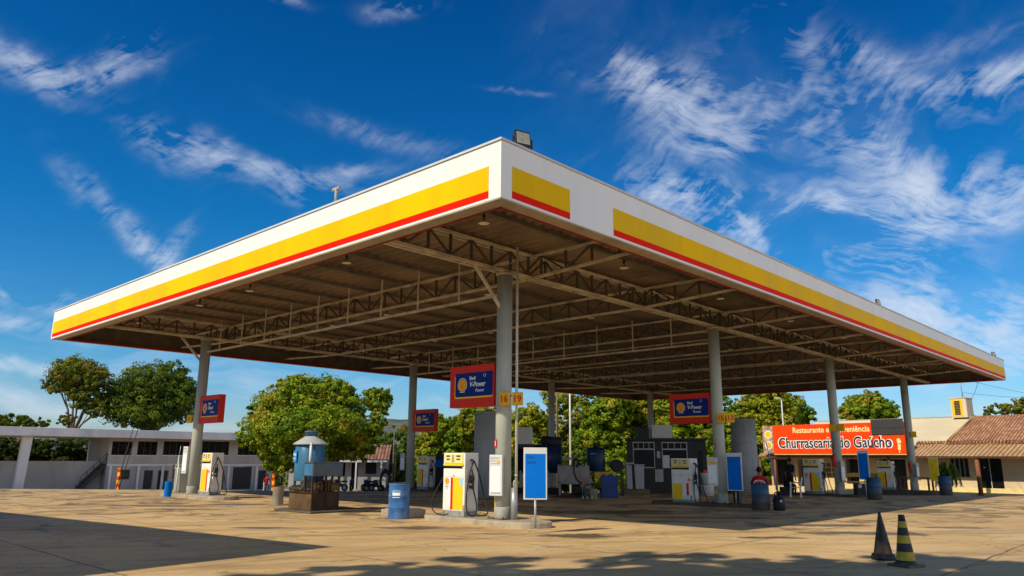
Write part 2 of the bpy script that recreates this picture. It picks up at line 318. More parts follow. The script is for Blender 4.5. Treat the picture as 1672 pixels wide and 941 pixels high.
# ------------------------------------------------------------------ ground
def forecourt_mat():
    m,nt,out=newmat('forecourt_concrete'); g=N(nt); tc=g.n('ShaderNodeTexCoord'); P=tc.outputs['Object']
    sp=g.n('ShaderNodeSeparateXYZ'); g.link(P,sp.inputs[0])
    big=g.noise(P,.16,6,.62).outputs[0]; mid=g.noise(P,.9,7,.68,.6).outputs[0]; fine=g.noise(P,14,5,.7).outputs[0]; grit=g.noise(P,70,2).outputs[0]
    # tyre-polished streaks run along the driving direction
    rot=g.n('ShaderNodeVectorRotate',rotation_type='Z_AXIS'); g.link(P,rot.inputs[0]); rot.inputs['Angle'].default_value=rad(-12)
    st=g.noise(g.vmath('MULTIPLY',rot.outputs[0],(.16,1.5,1)),1.1,7,.66,.8).outputs[0]
    c=g.mix(g.smooth(big,.32,.68),(.50,.32,.125),(.68,.46,.20))
    c=g.mix(g.smooth(mid,.35,.7,0,.6),c,(.60,.45,.25))
    c=g.mix(g.smooth(st,.50,.64,0,.62),c,(.40,.255,.11))
    c=g.mix(g.smooth(st,.30,.42,.5,0),c,(.70,.52,.28))
    c=g.mix(g.smooth(fine,.45,.75,0,.28),c,(.28,.19,.10))
    pat=g.noise(g.vmath('ADD',g.vmath('MULTIPLY',rot.outputs[0],(.45,1.2,1)),(9,3,0)),.32,9,.72,.5).outputs[0]
    c=g.mix(g.smooth(pat,.50,.62,0,.48),c,(.27,.175,.085)); c=g.mix(g.smooth(pat,.36,.42,.5,0),c,(.66,.52,.33))
    st2=g.noise(g.vmath('MULTIPLY',rot.outputs[0],(.35,2.2,1)),1.1,9,.75,.6).outputs[0]; c=g.mix(g.smooth(st2,.54,.64,0,.5),c,(.20,.125,.06))
    # oil and dark traffic film, thickened under the roof to deepen its shade
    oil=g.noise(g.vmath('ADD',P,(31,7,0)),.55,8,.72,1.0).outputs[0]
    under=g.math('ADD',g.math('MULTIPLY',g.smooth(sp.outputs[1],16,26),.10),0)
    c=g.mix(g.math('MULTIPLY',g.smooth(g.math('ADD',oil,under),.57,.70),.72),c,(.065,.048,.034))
    # the extra film under the roof stands in for canopy shade
    # slab joints on the canopy grid
    r2=g.n('ShaderNodeVectorRotate',rotation_type='Z_AXIS'); g.link(g.vmath('ADD',P,(-OX,-OY,0)),r2.inputs[0]); r2.inputs['Angle'].default_value=-RZ
    wob=g.noise(P,.8,3).outputs['Color']; q=g.vmath('ADD',r2.outputs[0],g.vmath('SCALE',wob,sc=.10)); s2=g.n('ShaderNodeSeparateXYZ'); g.link(q,s2.inputs[0])
    jj=None
    for i,per in ((0,4.2),(1,3.6)):
        d=g.math('ABSOLUTE',g.math('SUBTRACT',g.math('FRACT',g.math('DIVIDE',s2.outputs[i],per)),.5)); j=g.smooth(d,.0035,.009,1,0)
        jj=j if jj is None else g.math('MAXIMUM',jj,j)
    jm=g.math('MULTIPLY',jj,g.smooth(mid,.35,.6,.25,.8))
    c=g.mix(jm,c,(.075,.055,.038))
    ia=g.math('FLOOR',g.math('DIVIDE',s2.outputs[0],4.2)); ib=g.math('FLOOR',g.math('DIVIDE',s2.outputs[1],3.6))
    wn=g.n('ShaderNodeTexWhiteNoise',noise_dimensions='2D'); cb=g.n('ShaderNodeCombineXYZ'); g.link(ia,cb.inputs[0]); g.link(ib,cb.inputs[1]); g.link(cb.outputs[0],wn.inputs['Vector'])
    c=g.mix(g.smooth(wn.outputs[0],0,1,0,.16),c,(.13,.09,.055))
    # cracks
    vo=g.n('ShaderNodeTexVoronoi',feature='DISTANCE_TO_EDGE'); g.link(g.vmath('ADD',P,g.vmath('SCALE',g.noise(P,1.3,5,.7).outputs['Color'],sc=.9)),vo.inputs['Vector']); vo.inputs['Scale'].default_value=.21
    ck=g.math('MULTIPLY',g.smooth(vo.outputs[0],.0005,.0035,.75,0),g.smooth(big,.42,.55))
    c=g.mix(g.math('MULTIPLY',ck,.8),c,(.06,.045,.03))
    # damp patches
    wet=None
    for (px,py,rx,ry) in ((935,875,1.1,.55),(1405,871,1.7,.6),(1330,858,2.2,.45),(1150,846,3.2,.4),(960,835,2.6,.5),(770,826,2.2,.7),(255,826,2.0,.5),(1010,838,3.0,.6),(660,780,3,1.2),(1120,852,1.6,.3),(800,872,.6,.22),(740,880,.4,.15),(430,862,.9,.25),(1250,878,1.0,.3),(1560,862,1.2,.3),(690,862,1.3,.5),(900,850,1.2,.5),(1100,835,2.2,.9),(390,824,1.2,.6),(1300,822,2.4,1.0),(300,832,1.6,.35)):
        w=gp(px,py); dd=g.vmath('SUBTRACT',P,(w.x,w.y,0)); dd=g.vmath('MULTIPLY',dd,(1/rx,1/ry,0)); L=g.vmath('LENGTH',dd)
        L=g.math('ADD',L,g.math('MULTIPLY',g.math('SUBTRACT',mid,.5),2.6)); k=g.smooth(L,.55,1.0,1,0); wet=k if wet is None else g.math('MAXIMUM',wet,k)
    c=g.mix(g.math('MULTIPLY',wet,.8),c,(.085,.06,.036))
    p=g.n('ShaderNodeBsdfPrincipled'); g.link(c,p.inputs['Base Color']); p.inputs['Specular IOR Level'].default_value=.3
    g.link(g.math('SUBTRACT',g.smooth(st,.3,.7,.85,.62),g.math('MULTIPLY',wet,.42)),p.inputs['Roughness'])
    hh=g.math('ADD',g.math('MULTIPLY',fine,.5),g.math('ADD',g.math('MULTIPLY',grit,.25),g.math('MULTIPLY',g.math('ADD',jm,ck),-1.2)))
    hh=g.math('ADD',hh,g.math('MULTIPLY',mid,1.2))
    g.link(g.bump(hh,.42,.02),p.inputs['Normal']); g.link(p.outputs[0],out.inputs[0]); return m
def sheet(name,x0,x1,ys,dz,m):
    mb=MB(); pr=None
    for y in ys:
        r=[mb.bm.verts.new((x,y,gz(y)+dz)) for x in (x0,x1)]
        if pr: mb._f([pr[0],pr[1],r[1],r[0]])
        pr=r
    return struct(mb.build(name,m))
gm=pbr('earth_and_grass',(.13,.12,.05),.95,0,.4,.3,.5,(.20,.14,.08),bump=.3,dscale=.3)
sheet('ground',-3000,3000,[-400,-60,0,39,111,400,3500],-.006,gm)
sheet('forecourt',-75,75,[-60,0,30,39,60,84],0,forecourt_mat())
# distant hills
def hills():
    mb=MB(); n=130; rows=[]
    for j,(t,yo) in enumerate(((0,0),(.55,120),(1,260),(.6,420))):
        row=[]
        for i in range(n+1):
            ang=-1.0+2.0*i/n; Y=900+yo; x=math.tan(ang*.85)*Y
            k=mnoise.fractal((x*.0022,3.1,0),1,2,5); kk=mnoise.fractal((x*.012,yo*.01,2),1,2,5)
            base=34+16*k; 
            if x<-380: base=30+8*k
            px=836+x/Y*F_PX; base+=22*math.exp(-((px-650)/150)**2)
            row.append(mb.bm.verts.new((x,Y,-6+(base+7+kk*6)*t)))
        rows.append(row)
    for A,B in zip(rows,rows[1:]):
        for i in range(n): mb._f([A[i],A[i+1],B[i+1],B[i]],True)
    m,nt,out=newmat('hazy_hillside'); g=N(nt); tc=g.n('ShaderNodeTexCoord'); P=g.vmath('MULTIPLY',tc.outputs['Object'],(1,.6,3))
    a=g.noise(P,.012,8,.72).outputs[0]; b=g.noise(P,.06,6,.7).outputs[0]
    c=g.mix(g.smooth(g.math('ADD',g.math('MULTIPLY',a,.6),g.math('MULTIPLY',b,.4)),.42,.60),(.035,.06,.035),(.17,.15,.075)); c=g.mix(.22,c,(.16,.22,.27))
    p=g.n('ShaderNodeBsdfDiffuse'); g.link(c,p.inputs[0]); g.link(p.outputs[0],out.inputs[0])
    struct(mb.build('hills',m,recalc=False))
hills()
# ------------------------------------------------------------------ canopy
L_,R_=27.31,45.08; A1,A2=4.28,22.21; BB=[4.6,16.2,27.77,39.4]
ZT,ZB=7.80,6.61; ZL,ZU,ZD=6.62,7.26,7.43
def cl(a,b,z): return (-a,b,z)           # canopy-local coordinates
can=thing('fuel_station_canopy','large white canopy with yellow and red fascia stripes on eight round columns','canopy',(OX,OY,0),RZ)
# fascia sides: plane polygons extruded inward, mitred at corners
def fascia(p0,p1,inn,segs,name='fascia'):
    """p0,p1 local xy; inn = inward unit; segs=[(s0,s1)] painted stripe runs measured from p0"""
    p0=Vector((*p0,0)); p1=Vector((*p1,0)); inn=Vector((*inn,0)); d=(p1-p0).normalized(); Ln=(p1-p0).length
    mb=MB(); t=.16
    q0=p0+inn*t+d*t; q1=p1+inn*t-d*t
    def v(p,z): return (p.x,p.y,z)
    mb.hexa([v(p0,ZB),v(p1,ZB),v(q1,ZB),v(q0,ZB),v(p0,ZT),v(p1,ZT),v(q1,ZT),v(q0,ZT)])
    for fc in mb.bm.faces:
        cc=fc.calc_center_median(); 
        if abs((cc-(p0+inn*t)).dot(inn))<.02 and abs(cc.z-(ZB+ZT)/2)<.05: fc.material_index=1
    mb.mi=1; k=0
    while k*.62<Ln-.8:
        s=.4+k*.62; a=p0+inn*(t+.01)+d*s; mb.bar(v(a,ZB+.01),v(a,ZT-.4),.03,.02); k+=1
    f=mb.build(name,[M['white'],M['purlin']],can)
    # cap flashing
    mb=MB(); o=inn*-.03; mb.hexa([v(p0+o-d*.03,ZT+.003),v(p1+o+d*.03,ZT+.003),v(q1+inn*.05,ZT+.003),v(q0+inn*.05,ZT+.003),v(p0+o-d*.03,ZT+.05),v(p1+o+d*.03,ZT+.05),v(q1+inn*.05,ZT+.05),v(q0+inn*.05,ZT+.05)])
    mb.build('cap_flashing',M['slab'],f)
    # soffit return with a red inner bead
    mb=MB(); w=.36; a=p0+inn*w+d*w; b=p1+inn*w-d*w; mb.hexa([v(p0+d*.004+inn*.004,ZB-.03),v(p1-d*.004+inn*.004,ZB-.03),v(b,ZB-.03),v(a,ZB-.03),v(p0+d*.004+inn*.004,ZB-.002),v(p1-d*.004+inn*.004,ZB-.002),v(b,ZB-.002),v(a,ZB-.002)])
    mb.build('soffit',M['soffit'],f)
    mb=MB(); a2=a+inn*.04; b2=b+inn*.04; mb.hexa([v(a,ZB-.05),v(b,ZB-.05),v(b2,ZB-.05),v(a2,ZB-.05),v(a,ZB+.05),v(b,ZB+.05),v(b2,ZB+.05),v(a2,ZB+.05)])
    mb.build('soffit_trim',M['redtrim'],f)
    H=ZT-ZB
    for nm,m,f0,f1 in (('yellow_stripe','yellow',.17,.605),('red_stripe','red',.045,.17)):
        mb=MB()
        for s0,s1 in segs:
            a=p0+d*s0-inn*.006; b=p0+d*s1-inn*.006; k=inn*.004
            z0,z1=ZB+H*f0+(.001 if nm[0]=='y' else 0),ZB+H*f1
            mb.hexa([v(a,z0),v(b,z0),v(b+k,z0),v(a+k,z0),v(a,z1),v(b,z1),v(b+k,z1),v(a+k,z1)])
        mb.build(nm,M[m],f)
def onb(px): 
    s,z=hit(px,300,(OX,OY),BX); return s
def ona(px):
    s,z=hit(px,300,(OX,OY),AX); return s
fascia((0,0),(-L_,0),(0,1),[(ona(798),L_-.12)])
fascia((0,0),(0,R_),(-1,0),[(onb(836),onb(930)),(onb(1000),R_-.15)])
fascia((-L_,R_),(0,R_),(0,-1),[(.5,L_-.5)])
fascia((-L_,0),(-L_,R_),(1,0),[(.5,R_-.5)])
# corrugated roof sheet: ribs along a, wave along b
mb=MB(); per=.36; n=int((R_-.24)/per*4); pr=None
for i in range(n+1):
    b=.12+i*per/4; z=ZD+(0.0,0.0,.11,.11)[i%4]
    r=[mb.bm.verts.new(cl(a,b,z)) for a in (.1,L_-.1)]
    mb.mi=(1,1,0,0)[i%4]  # alternate rib faces take a darker colour that paints in rib shading
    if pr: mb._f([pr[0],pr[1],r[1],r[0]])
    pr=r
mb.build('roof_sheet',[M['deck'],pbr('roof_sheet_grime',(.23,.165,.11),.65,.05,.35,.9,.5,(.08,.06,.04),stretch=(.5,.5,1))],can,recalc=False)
for k in range(-2,13):
    a=A1+1.85*k
    if a<.3 or a>L_-.3: continue
    mb=MB(); mb.box(-a-.035,-a+.035,.2,R_-.2,ZD-.115,ZD-.003); mb.box(-a-.075,-a-.0352,.2,R_-.2,ZD-.118,ZD-.108); mb.build('purlin',M['purlin'],can)
# main trusses over the columns (box trusses)
for A_ in (A1,A2):
    mb=MB(); w=.055
    for da in (-.10,.10):
        mb.mi=0
        for z,h in ((ZL,.085),(ZU,.085)): mb.box(-(A_+da)-w*.6,-(A_+da)+w*.6,.22,R_-.22,z-h/2+.04,z+h/2+.04)
        nb=60; st=(R_-.5)/nb; mb.mi=1
        for i in range(nb+1):
            if da>0: break
            b=.25+i*st; mb.bar(cl(A_+da,b,ZL+.085),cl(A_+da,b,ZU),.06)
            if i<nb:
                z0,z1=(ZU,ZL+.085) if i%2==0 else (ZL+.085,ZU)
                mb.bar(cl(A_+da,b,z0),cl(A_+da,b+st,z1),.05)
    for i in range(0,61,2):
        b=.25+i*st; mb.bar(cl(A_-.10,b,ZL+.04),cl(A_+.10,b,ZL+.04),.035); mb.bar(cl(A_-.10,b,ZU+.04),cl(A_+.10,b,ZU+.04),.035)
    mb.build('main_truss',[M['steel'],M['steeldark']],can)
# cross trusses
for k in range(8):
    b=5.6+5.8*k*.975
    if b>R_-.5: continue
    mb=MB(); nb=30; st=(L_-.5)/nb
    def zl(a):
        e=min(a,L_-a); return ZL+.02 if e>4.2 else ZL+.02+(4.2-e)*.045
    for i in range(nb):
        a0=.25+i*st; a1=a0+st
        mb.mi=0; mb.bar(cl(a0,b,zl(a0)),cl(a1,b,zl(a1)),.06,.075); mb.bar(cl(a0,b,ZU+.02),cl(a1,b,ZU+.02),.06,.075)
        mb.mi=1; mb.bar(cl(a0,b,zl(a0)),cl(a0,b,ZU),.055)
        if i%2: mb.bar(cl(a0,b,zl(a0)),cl(a1,b,ZU),.046)
        else: mb.bar(cl(a0,b,ZU),cl(a1,b,zl(a1)),.046)
    mb.build('cross_truss',[M['steel'],M['steeldark']],can)
# edge truss along the left fascia, tie bars between each pair of columns
for b in BB[:2]:
    mb=MB(); mb.bar(cl(A1,b,6.04),cl(A2,b,6.04),.06,.07)
    a=A1+1.85
    while a<A2-.5: mb.bar(cl(a,b,6.04),cl(a,b,ZD-.11),.035); a+=1.85
    mb.build('tie_rod',M['steel'],can)
for i,b in enumerate(BB):
    for A_ in (A1,A2):
        gzz=gz(W(A_,b).y)-.15
        mb=MB(); mb.cyl(cl(A_,b,gzz),cl(A_,b,ZL+.03),.21,n=28); col=mb.build('column',M['column'],can)
        mb=MB(); mb.lathe([(.225,gzz),(.225,.42),(.216,.44)],c=(-A_,b,0),n=28); mb.build('column_foot',M['collar'],col)
        mb=MB(); h0=.10 if i or A_==A2 else .14; mb.box(-A_-.30,-A_+.30,b-.30,b+.30,h0,h0+.022)
        for bx_,by_ in ((-.25,-.25),(.25,-.25),(-.25,.25),(.25,.25)): mb.cyl((-A_+bx_,b+by_,h0+.02),(-A_+bx_,b+by_,h0+.07),.018,n=8)
        if i<2: mb.build('base_plate',M['conedirty'],col)
        else: mb.bm.free()
        mb=MB(); mb.cyl(cl(A_,b,ZL-.06),cl(A_,b,ZL-.004),.24,n=24); mb.build('column_head',M['steel'],col)
        mb=MB()
        mb.bar(cl(A_,b-.19,5.66),cl(A_,b-1.15,ZL+.03),.06,.08)
        if i==0: mb.build('knee_brace',M['steel'],col)
        else: mb.bm.free()
# downpipe next to the near column
pp=gp(844,850,.0)
def canl(p):
    v=Vector(p)-Vector((OX,OY,0)); return (-(v.x*AX[0]+v.y*AX[1]), v.x*BX[0]+v.y*BX[1], v.z)
x,y,_=canl(W(A1-.42,BB[0]+.05)); mb=MB(); mb.cyl((x,y,.5),(x,y,ZD-.12),.036,n=12); dp=mb.build('downpipe',M['pipe'],can)
mb=MB(); mb.cyl((x-.05,y-.02,.1),(x-.05,y-.02,.92),.085,n=16); mb.tube([(x-.05,y-.02,.9),(x-.05,y-.02,1.05),(x-.02,y,1.1),(x,y,1.06)],.03); mb.build('pipe_sleeve',M['galv'],dp)
mb=MB()
for z in (1.2,3.1,5.2): mb.cyl((x,y,z),(x,y,z+.05),.05,n=12)
mb.bar((x,y,6.9),(x-.3,y,6.9),.03); mb.build('pipe_clip',M['galv'],dp)
# lamps
aa=[2.43,7.98,13.53,17.23,22.78]; bb=[1.94+5.8*.985*k for k in range(8)]
def lamp(loc):
    t=thing('canopy_lamp','','ceiling lamp',loc)
    mb=MB(); mb.cyl((0,0,-.22),(0,0,0),.02,n=8); mb.cyl((0,0,-.10),(0,0,-.03),.05,.03,n=10); mb.build('stem',M['dark'],t)
    mb=MB(); mb.lathe([(.05,-.2),(.12,-.24),(.14,-.26)],n=24); mb.build('shade',M['galv'],t)
    mb=MB(); mb.lathe([(.133,-.262),(.128,-.27),(.08,-.28)],n=24); mb.build('diffuser',M['lampface'],t); return t
lp=lamp(W(aa[0],bb[0],ZD-.12)); first=True
ordn=['first','second','third','fourth','fifth','sixth','seventh','eighth']
for i,a in enumerate(aa):
    for j,b in enumerate(bb):
        if j==0: lab=f'{ordn[i]} round lamp from the near corner hanging just inside the sunlit left fascia'; gr='lamps along the left fascia'
        elif i==0: lab=f'{ordn[j]} round lamp from the near corner hanging just inside the shaded right fascia'; gr='lamps along the right fascia'
        else: lab='small round lamp hanging under the middle of the dark canopy roof'; gr='lamps under the middle of the canopy roof'
        if i==0 and j==0: o=lp; lab='pale round lamp hanging right under the near corner of the canopy'
        else: o=copy_tree(lp,W(a,b,ZD-.12))
        o['label']=lab; o['group']=gr
# floodlights and T post on the roof edge
def flood(loc,rz,s,label,tilt=.15):
    t=thing('floodlight',label,'floodlight',loc,rz,'floodlights on the canopy edge')
    mb=MB(); mb.rbox((0,0,.36*s),(.56*s,.09*s,.56*s),rx=-tilt); mb.build('housing',M['dark'],t,bevel=.012)
    mb=MB(); mb.rbox((0,-.052*s,.36*s+.006),(.46*s,.012,.40*s),rx=-tilt); mb.build('glass',M['floodglass'],t)
    mb=MB(); mb.bar((-.34*s,0,0),(-.34*s,0,.4*s),.02,.03); mb.bar((.34*s,0,0),(.34*s,0,.4*s),.02,.03); mb.bar((-.36*s,0,.012),(.36*s,0,.012),.03,.02); mb.cyl((0,0,-.2),(0,0,.02),.02); mb.build('bracket',M['dark'],t)
    mb=MB()
    mb.rbox((0,.07*s,.36*s),(.5*s,.05*s,.4*s),rx=-tilt); mb.build('heat_sink',M['black'],t)
flood(W(.12,onb(860),ZT+.06),rad(30),0.66,'large black floodlight on the canopy edge beside the near corner')
flood(W(.12,hit(1439,495,(OX,OY),BX)[0],ZT+.05),rad(35),.48,'small pale floodlight halfway along the right canopy edge')
flood(W(.12,hit(1627,585,(OX,OY),BX)[0],ZT+.05),rad(20),.48,'small floodlight at the far right end of the canopy edge')
t=tag(MB().cyl((0,0,-.1),(0,0,.42),.035).bar((-.15,0,.42),(.15,0,.42),.06).build('vent_pipe',M['soffit'],loc=W(ona(543),.12,ZT+.05),rz=RZ),'short T-shaped metal vent standing on the left canopy edge','vent pipe')
# ------------------------------------------------------------------ islands
def island(a0,a1,b,label,w=1.15,h=.14):
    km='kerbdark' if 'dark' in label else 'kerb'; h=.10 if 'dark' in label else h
    g0=gz(W((a0+a1)/2,b).y)
    poly=[]; r=w/2; 
    for k in range(9): th=-PI/2+PI*k/8; poly.append((-a0-r+r*math.cos(th)*1, b+r*math.sin(th)))
    for k in range(9): th=PI/2+PI*k/8; poly.append((-a1+r+r*math.cos(th), b+r*math.sin(th)))
    mb=MB(); mb.prism(poly,g0-.1,h+g0*.3,'z'); o=mb.build('pump_island',M[km],bevel=.025)
    o.location=(OX,OY,0); o.rotation_euler=(0,0,RZ); tag(o,label,'kerb','concrete pump islands'); return o
near_isl=island(2.75,7.0,4.55,'low concrete island under the near pump and its column')
island(18.9,24.4,4.6,'low pale concrete island under the far left pump')
island(2.9,7.2,16.2,'dark concrete island under the second pump of the right row')
island(2.9,7.4,27.77,'dark concrete island under the third pump of the right row')
island(2.9,7.4,39.4,'dark concrete island under the farthest pump on the right')
island(19.2,24.0,16.2,'dark concrete island under the pump behind the blue drum')
# ------------------------------------------------------------------ shell emblem (flat, built where the photo shows it)
def pecten(parent,c,s,name='emblem'):
    """small scallop emblem facing -y"""
    def outline(k):
        P=[]
        for i in range(25):
            th=rad(-38)+rad(256)*i/24; rr=.5*(1+.035*abs(math.sin(i*PI/3.43)))*k
            P.append((c[0]+s*rr*math.cos(th)*.95,c[2]+s*rr*math.sin(th)+.04*s))
        P+= [(c[0]-s*.24*k,c[2]-s*.34*k),(c[0]-s*.26*k,c[2]-s*.5*k),(c[0]+s*.26*k,c[2]-s*.5*k),(c[0]+s*.24*k,c[2]-s*.34*k)]
        return P
    mb=MB(); mb.prism(outline(1.12),c[1]-.004,c[1]); w=mb.build(name,M['lettwhite'],parent)
    mb=MB(); mb.prism(outline(1.0),c[1]-.008,c[1]-.0045); mb.build('emblem_border',M['logored'],w)
    mb=MB(); mb.prism(outline(.84),c[1]-.012,c[1]-.0085); mb.build('emblem_shell',M['logoyellow'],w)
    mb=MB()
    for k in range(-3,4):
        th=rad(90+k*21); mb.bar((c[0],c[1]-.0135,c[2]-.30*s),(c[0]+s*.36*math.cos(th),c[1]-.0135,c[2]+.02*s+s*.36*math.sin(th)),.018*s,.002)
    mb.build('emblem_rib',M['logored'],w); return w
# ------------------------------------------------------------------ pumps
def pump(a,b,z,label,variant=0,hoseL=False):
    t=thing('fuel_pump',label,'fuel pump',W(a,b,z),RZ,'fuel pumps at the islands'); w,d=.425,.25
    mb=MB(); mb.box(-w+.01,w-.01,-d+.01,d-.01,0,.13); mb.build('plinth',M['pumpgrey'],t,bevel=.006)
    mb=MB(); mb.box(-w,w,-d,d,.131,1.235); body=mb.build('body',M['pumpwhite'],t,bevel=.012)
    mb=MB(); mb.box(-w+.03,w-.03,-d+.05,d-.03,1.236,1.30); mb.build('recess',M['black'],t)
    mb=MB(); mb.box(-w,w,-d,d,1.301,1.65); mb.box(w-.10,w,-d,d,1.2352,1.3008); head=mb.build('head',M['pumpwhite'],t,bevel=.012)
    mb=MB(); mb.box(-w+.05,w-.07,-d-.02,-d-.001,1.37,1.62); mb.build('bezel',M['pumpcream'],head,bevel=.008)
    mb=MB(); mb.box(-w+.02,w-.05,-d-.035,-d-.001,1.305,1.362); mb.build('bezel_lip',M['pumpyellow'],head,bevel=.01)
    for x0,x1,z0,z1 in ((-.30,-.15,1.54,1.585),(-.29,-.16,1.46,1.50),(.10,.26,1.54,1.585),(.11,.25,1.46,1.50)):
        MB().box(x0,x1,-d-.024,-d-.0205,z0,z1).build('display',M['display'],head)
    mb=MB()
    for ix in range(3):
        for iz in range(5): mb.box(-.075+ix*.034,-.05+ix*.034,-d-.025,-d-.0205,1.40+iz*.04,1.43+iz*.04)
    mb.build('keypad',M['galv'],head)
    # door lines, stripe panels
    mb=MB(); mb.bar((-w+.02,-d-.001,1.02),(w-.02,-d-.001,1.02),.003,.006); mb.bar((-.0,-d-.001,1.03),(0,-d-.001,1.07),.02,.03); mb.build('door_seam',M['pumpgrey'],body)
    Y=-d-.004
    def strip(nm,m,x0,x1,z0=.17,z1=1.0): MB().box(x0,x1,Y,-d-.0008,z0,z1).build(nm,M[m],body)
    if variant==0: strip('red_stripe','pumpred',-.12,-.03); strip('yellow_stripe','pumpyellow',-.029,.36); pecten(body,(-.27,Y+.002,.90),.17)
    elif variant==1: strip('yellow_stripe','pumpyellow',-.38,.08); strip('red_stripe','pumpred',.081,.18); pecten(body,(.29,Y+.002,.92),.13)
    elif variant==2: strip('yellow_stripe','pumpyellow',-.40,.02,.15,.72); strip('red_stripe','pumpred',.20,.30,.3,.75); pecten(body,(.33,Y+.002,.86),.12)
    elif variant==3: strip('yellow_stripe','pumpyellow',-.38,-.03); strip('red_stripe','pumpred',-.0295,.06); strip('price_label','pumpcream',.10,.34,.62,.95)
    if variant==0:
        MB().box(.22,.37,Y-.003,Y-.0005,.80,.995).build('sticker',M['bluepale'],body)
        MB().box(-.37,-.17,Y-.001,-d-.0009,.68,.77).build('price_label',M['lettwhite'],body)
        text('lettering','DIESEL',.055,M['signblue'],body,(-.27,Y-.003,.755),depth=.001)
        text('lettering','S 10',.05,M['lettdark'],body,(-.27,Y-.003,.705),depth=.001)
    # nozzle side (+x)
    X=w
    mb=MB(); mb.box(X+.001,X+.06,-.10,.03,.86,1.06); mb.box(X+.001,X+.09,-.09,.02,.72,.80); hol=mb.build('nozzle_holster',M['black'],t,bevel=.01)
    mb=MB(); mb.tube([(X+.07,-.04,1.12),(X+.10,-.04,1.0),(X+.09,-.03,.88),(X+.10,-.03,.70)],.028); mb.box(X+.06,X+.12,-.07,.0,.92,1.04); mb.cyl((X+.08,-.035,1.1),(X+.05,-.035,1.22),.018); mb.build('nozzle',M['black'],t)
    mb=MB(); mb.cyl((X-.0,-.02,1.46),(X+.05,-.02,1.46),.035); mb.tube([(X+.03,-.02,1.46),(X+.09,-.04,1.44),(X+.13,-.1,1.36)],.03); mb.build('hose_outlet',M['dark'],t)
    mb=MB(); mb.tube([(X+.12,-.08,1.36),(X+.13,-.20,1.1),(X+.12,-.27,.7),(X+.13,-.30,.3),(X+.15,-.22,.06),(X+.18,-.02,.05),(X+.16,.05,.3),(X+.13,0,.55),(X+.10,-.03,.72)],.019); mb.build('hose',M['hose'],t)
    mb=MB(); mb.tube([(X+.09,.0,1.44),(X+.13,.1,1.2),(X+.16,.22,.85),(X+.2,.30,.45),(X+.30,.33,.10),(X+.20,.18,.03),(X+.05,.12,.05)],.019); mb.build('hose',M['hose'],t)
    mb=MB(); mb.cyl((X+.03,-.16,.42),(X+.03,-.16,.78),.012); mb.cyl((X+.03,-.16,.78),(X+.03,-.16,.88),.03); mb.build('breakaway_coupling',M['chrome'],t)
    mb=MB(); mb.box(X+.0005,X+.003,-.02,.10,1.40,1.56); mb.build('side_label',M['lettwhite'],head)
    mb=MB(); mb.box(X-.07,X+.0,-d-.002,-d-.0009,.131,.3); mb.build('rust_patch',M['pumpgrey'],body)
    if hoseL:
        X=-w; mb=MB(); mb.tube([(X-.02,-.02,1.30),(X-.14,-.05,1.1),(X-.30,-.12,.8),(X-.47,-.2,.45),(X-.48,-.22,.2),(X-.36,-.2,.05),(X-.16,-.22,.02),(X+.1,-.33,.02),(X+.35,-.36,.06)],.016); mb.build('hose',M['hose'],t)
    return t
ISH=.14
PA,PB=5.78,4.50
pump(PA,PB,ISH,'sunlit white fuel pump with a red and yellow front beside the nearest column',0,True)
pump(A2-1.62,4.6,ISH,'fuel pump at the far left column with coiled hoses on its grey side',1)
pump(A1+1.45,16.1,.05,'shaded fuel pump with a yellow lower door in front of the dark kiosk',2)
pump(A1+1.12,27.6,.08,'shaded fuel pump with red and yellow front under the restaurant sign',0)
pump(A1+1.45,39.3,.0,'farthest fuel pump on the right with a yellow panel and grey plinth',3)
pump(A2-1.3,16.2,.08,'fuel pump in the back left beside the dark container',3)
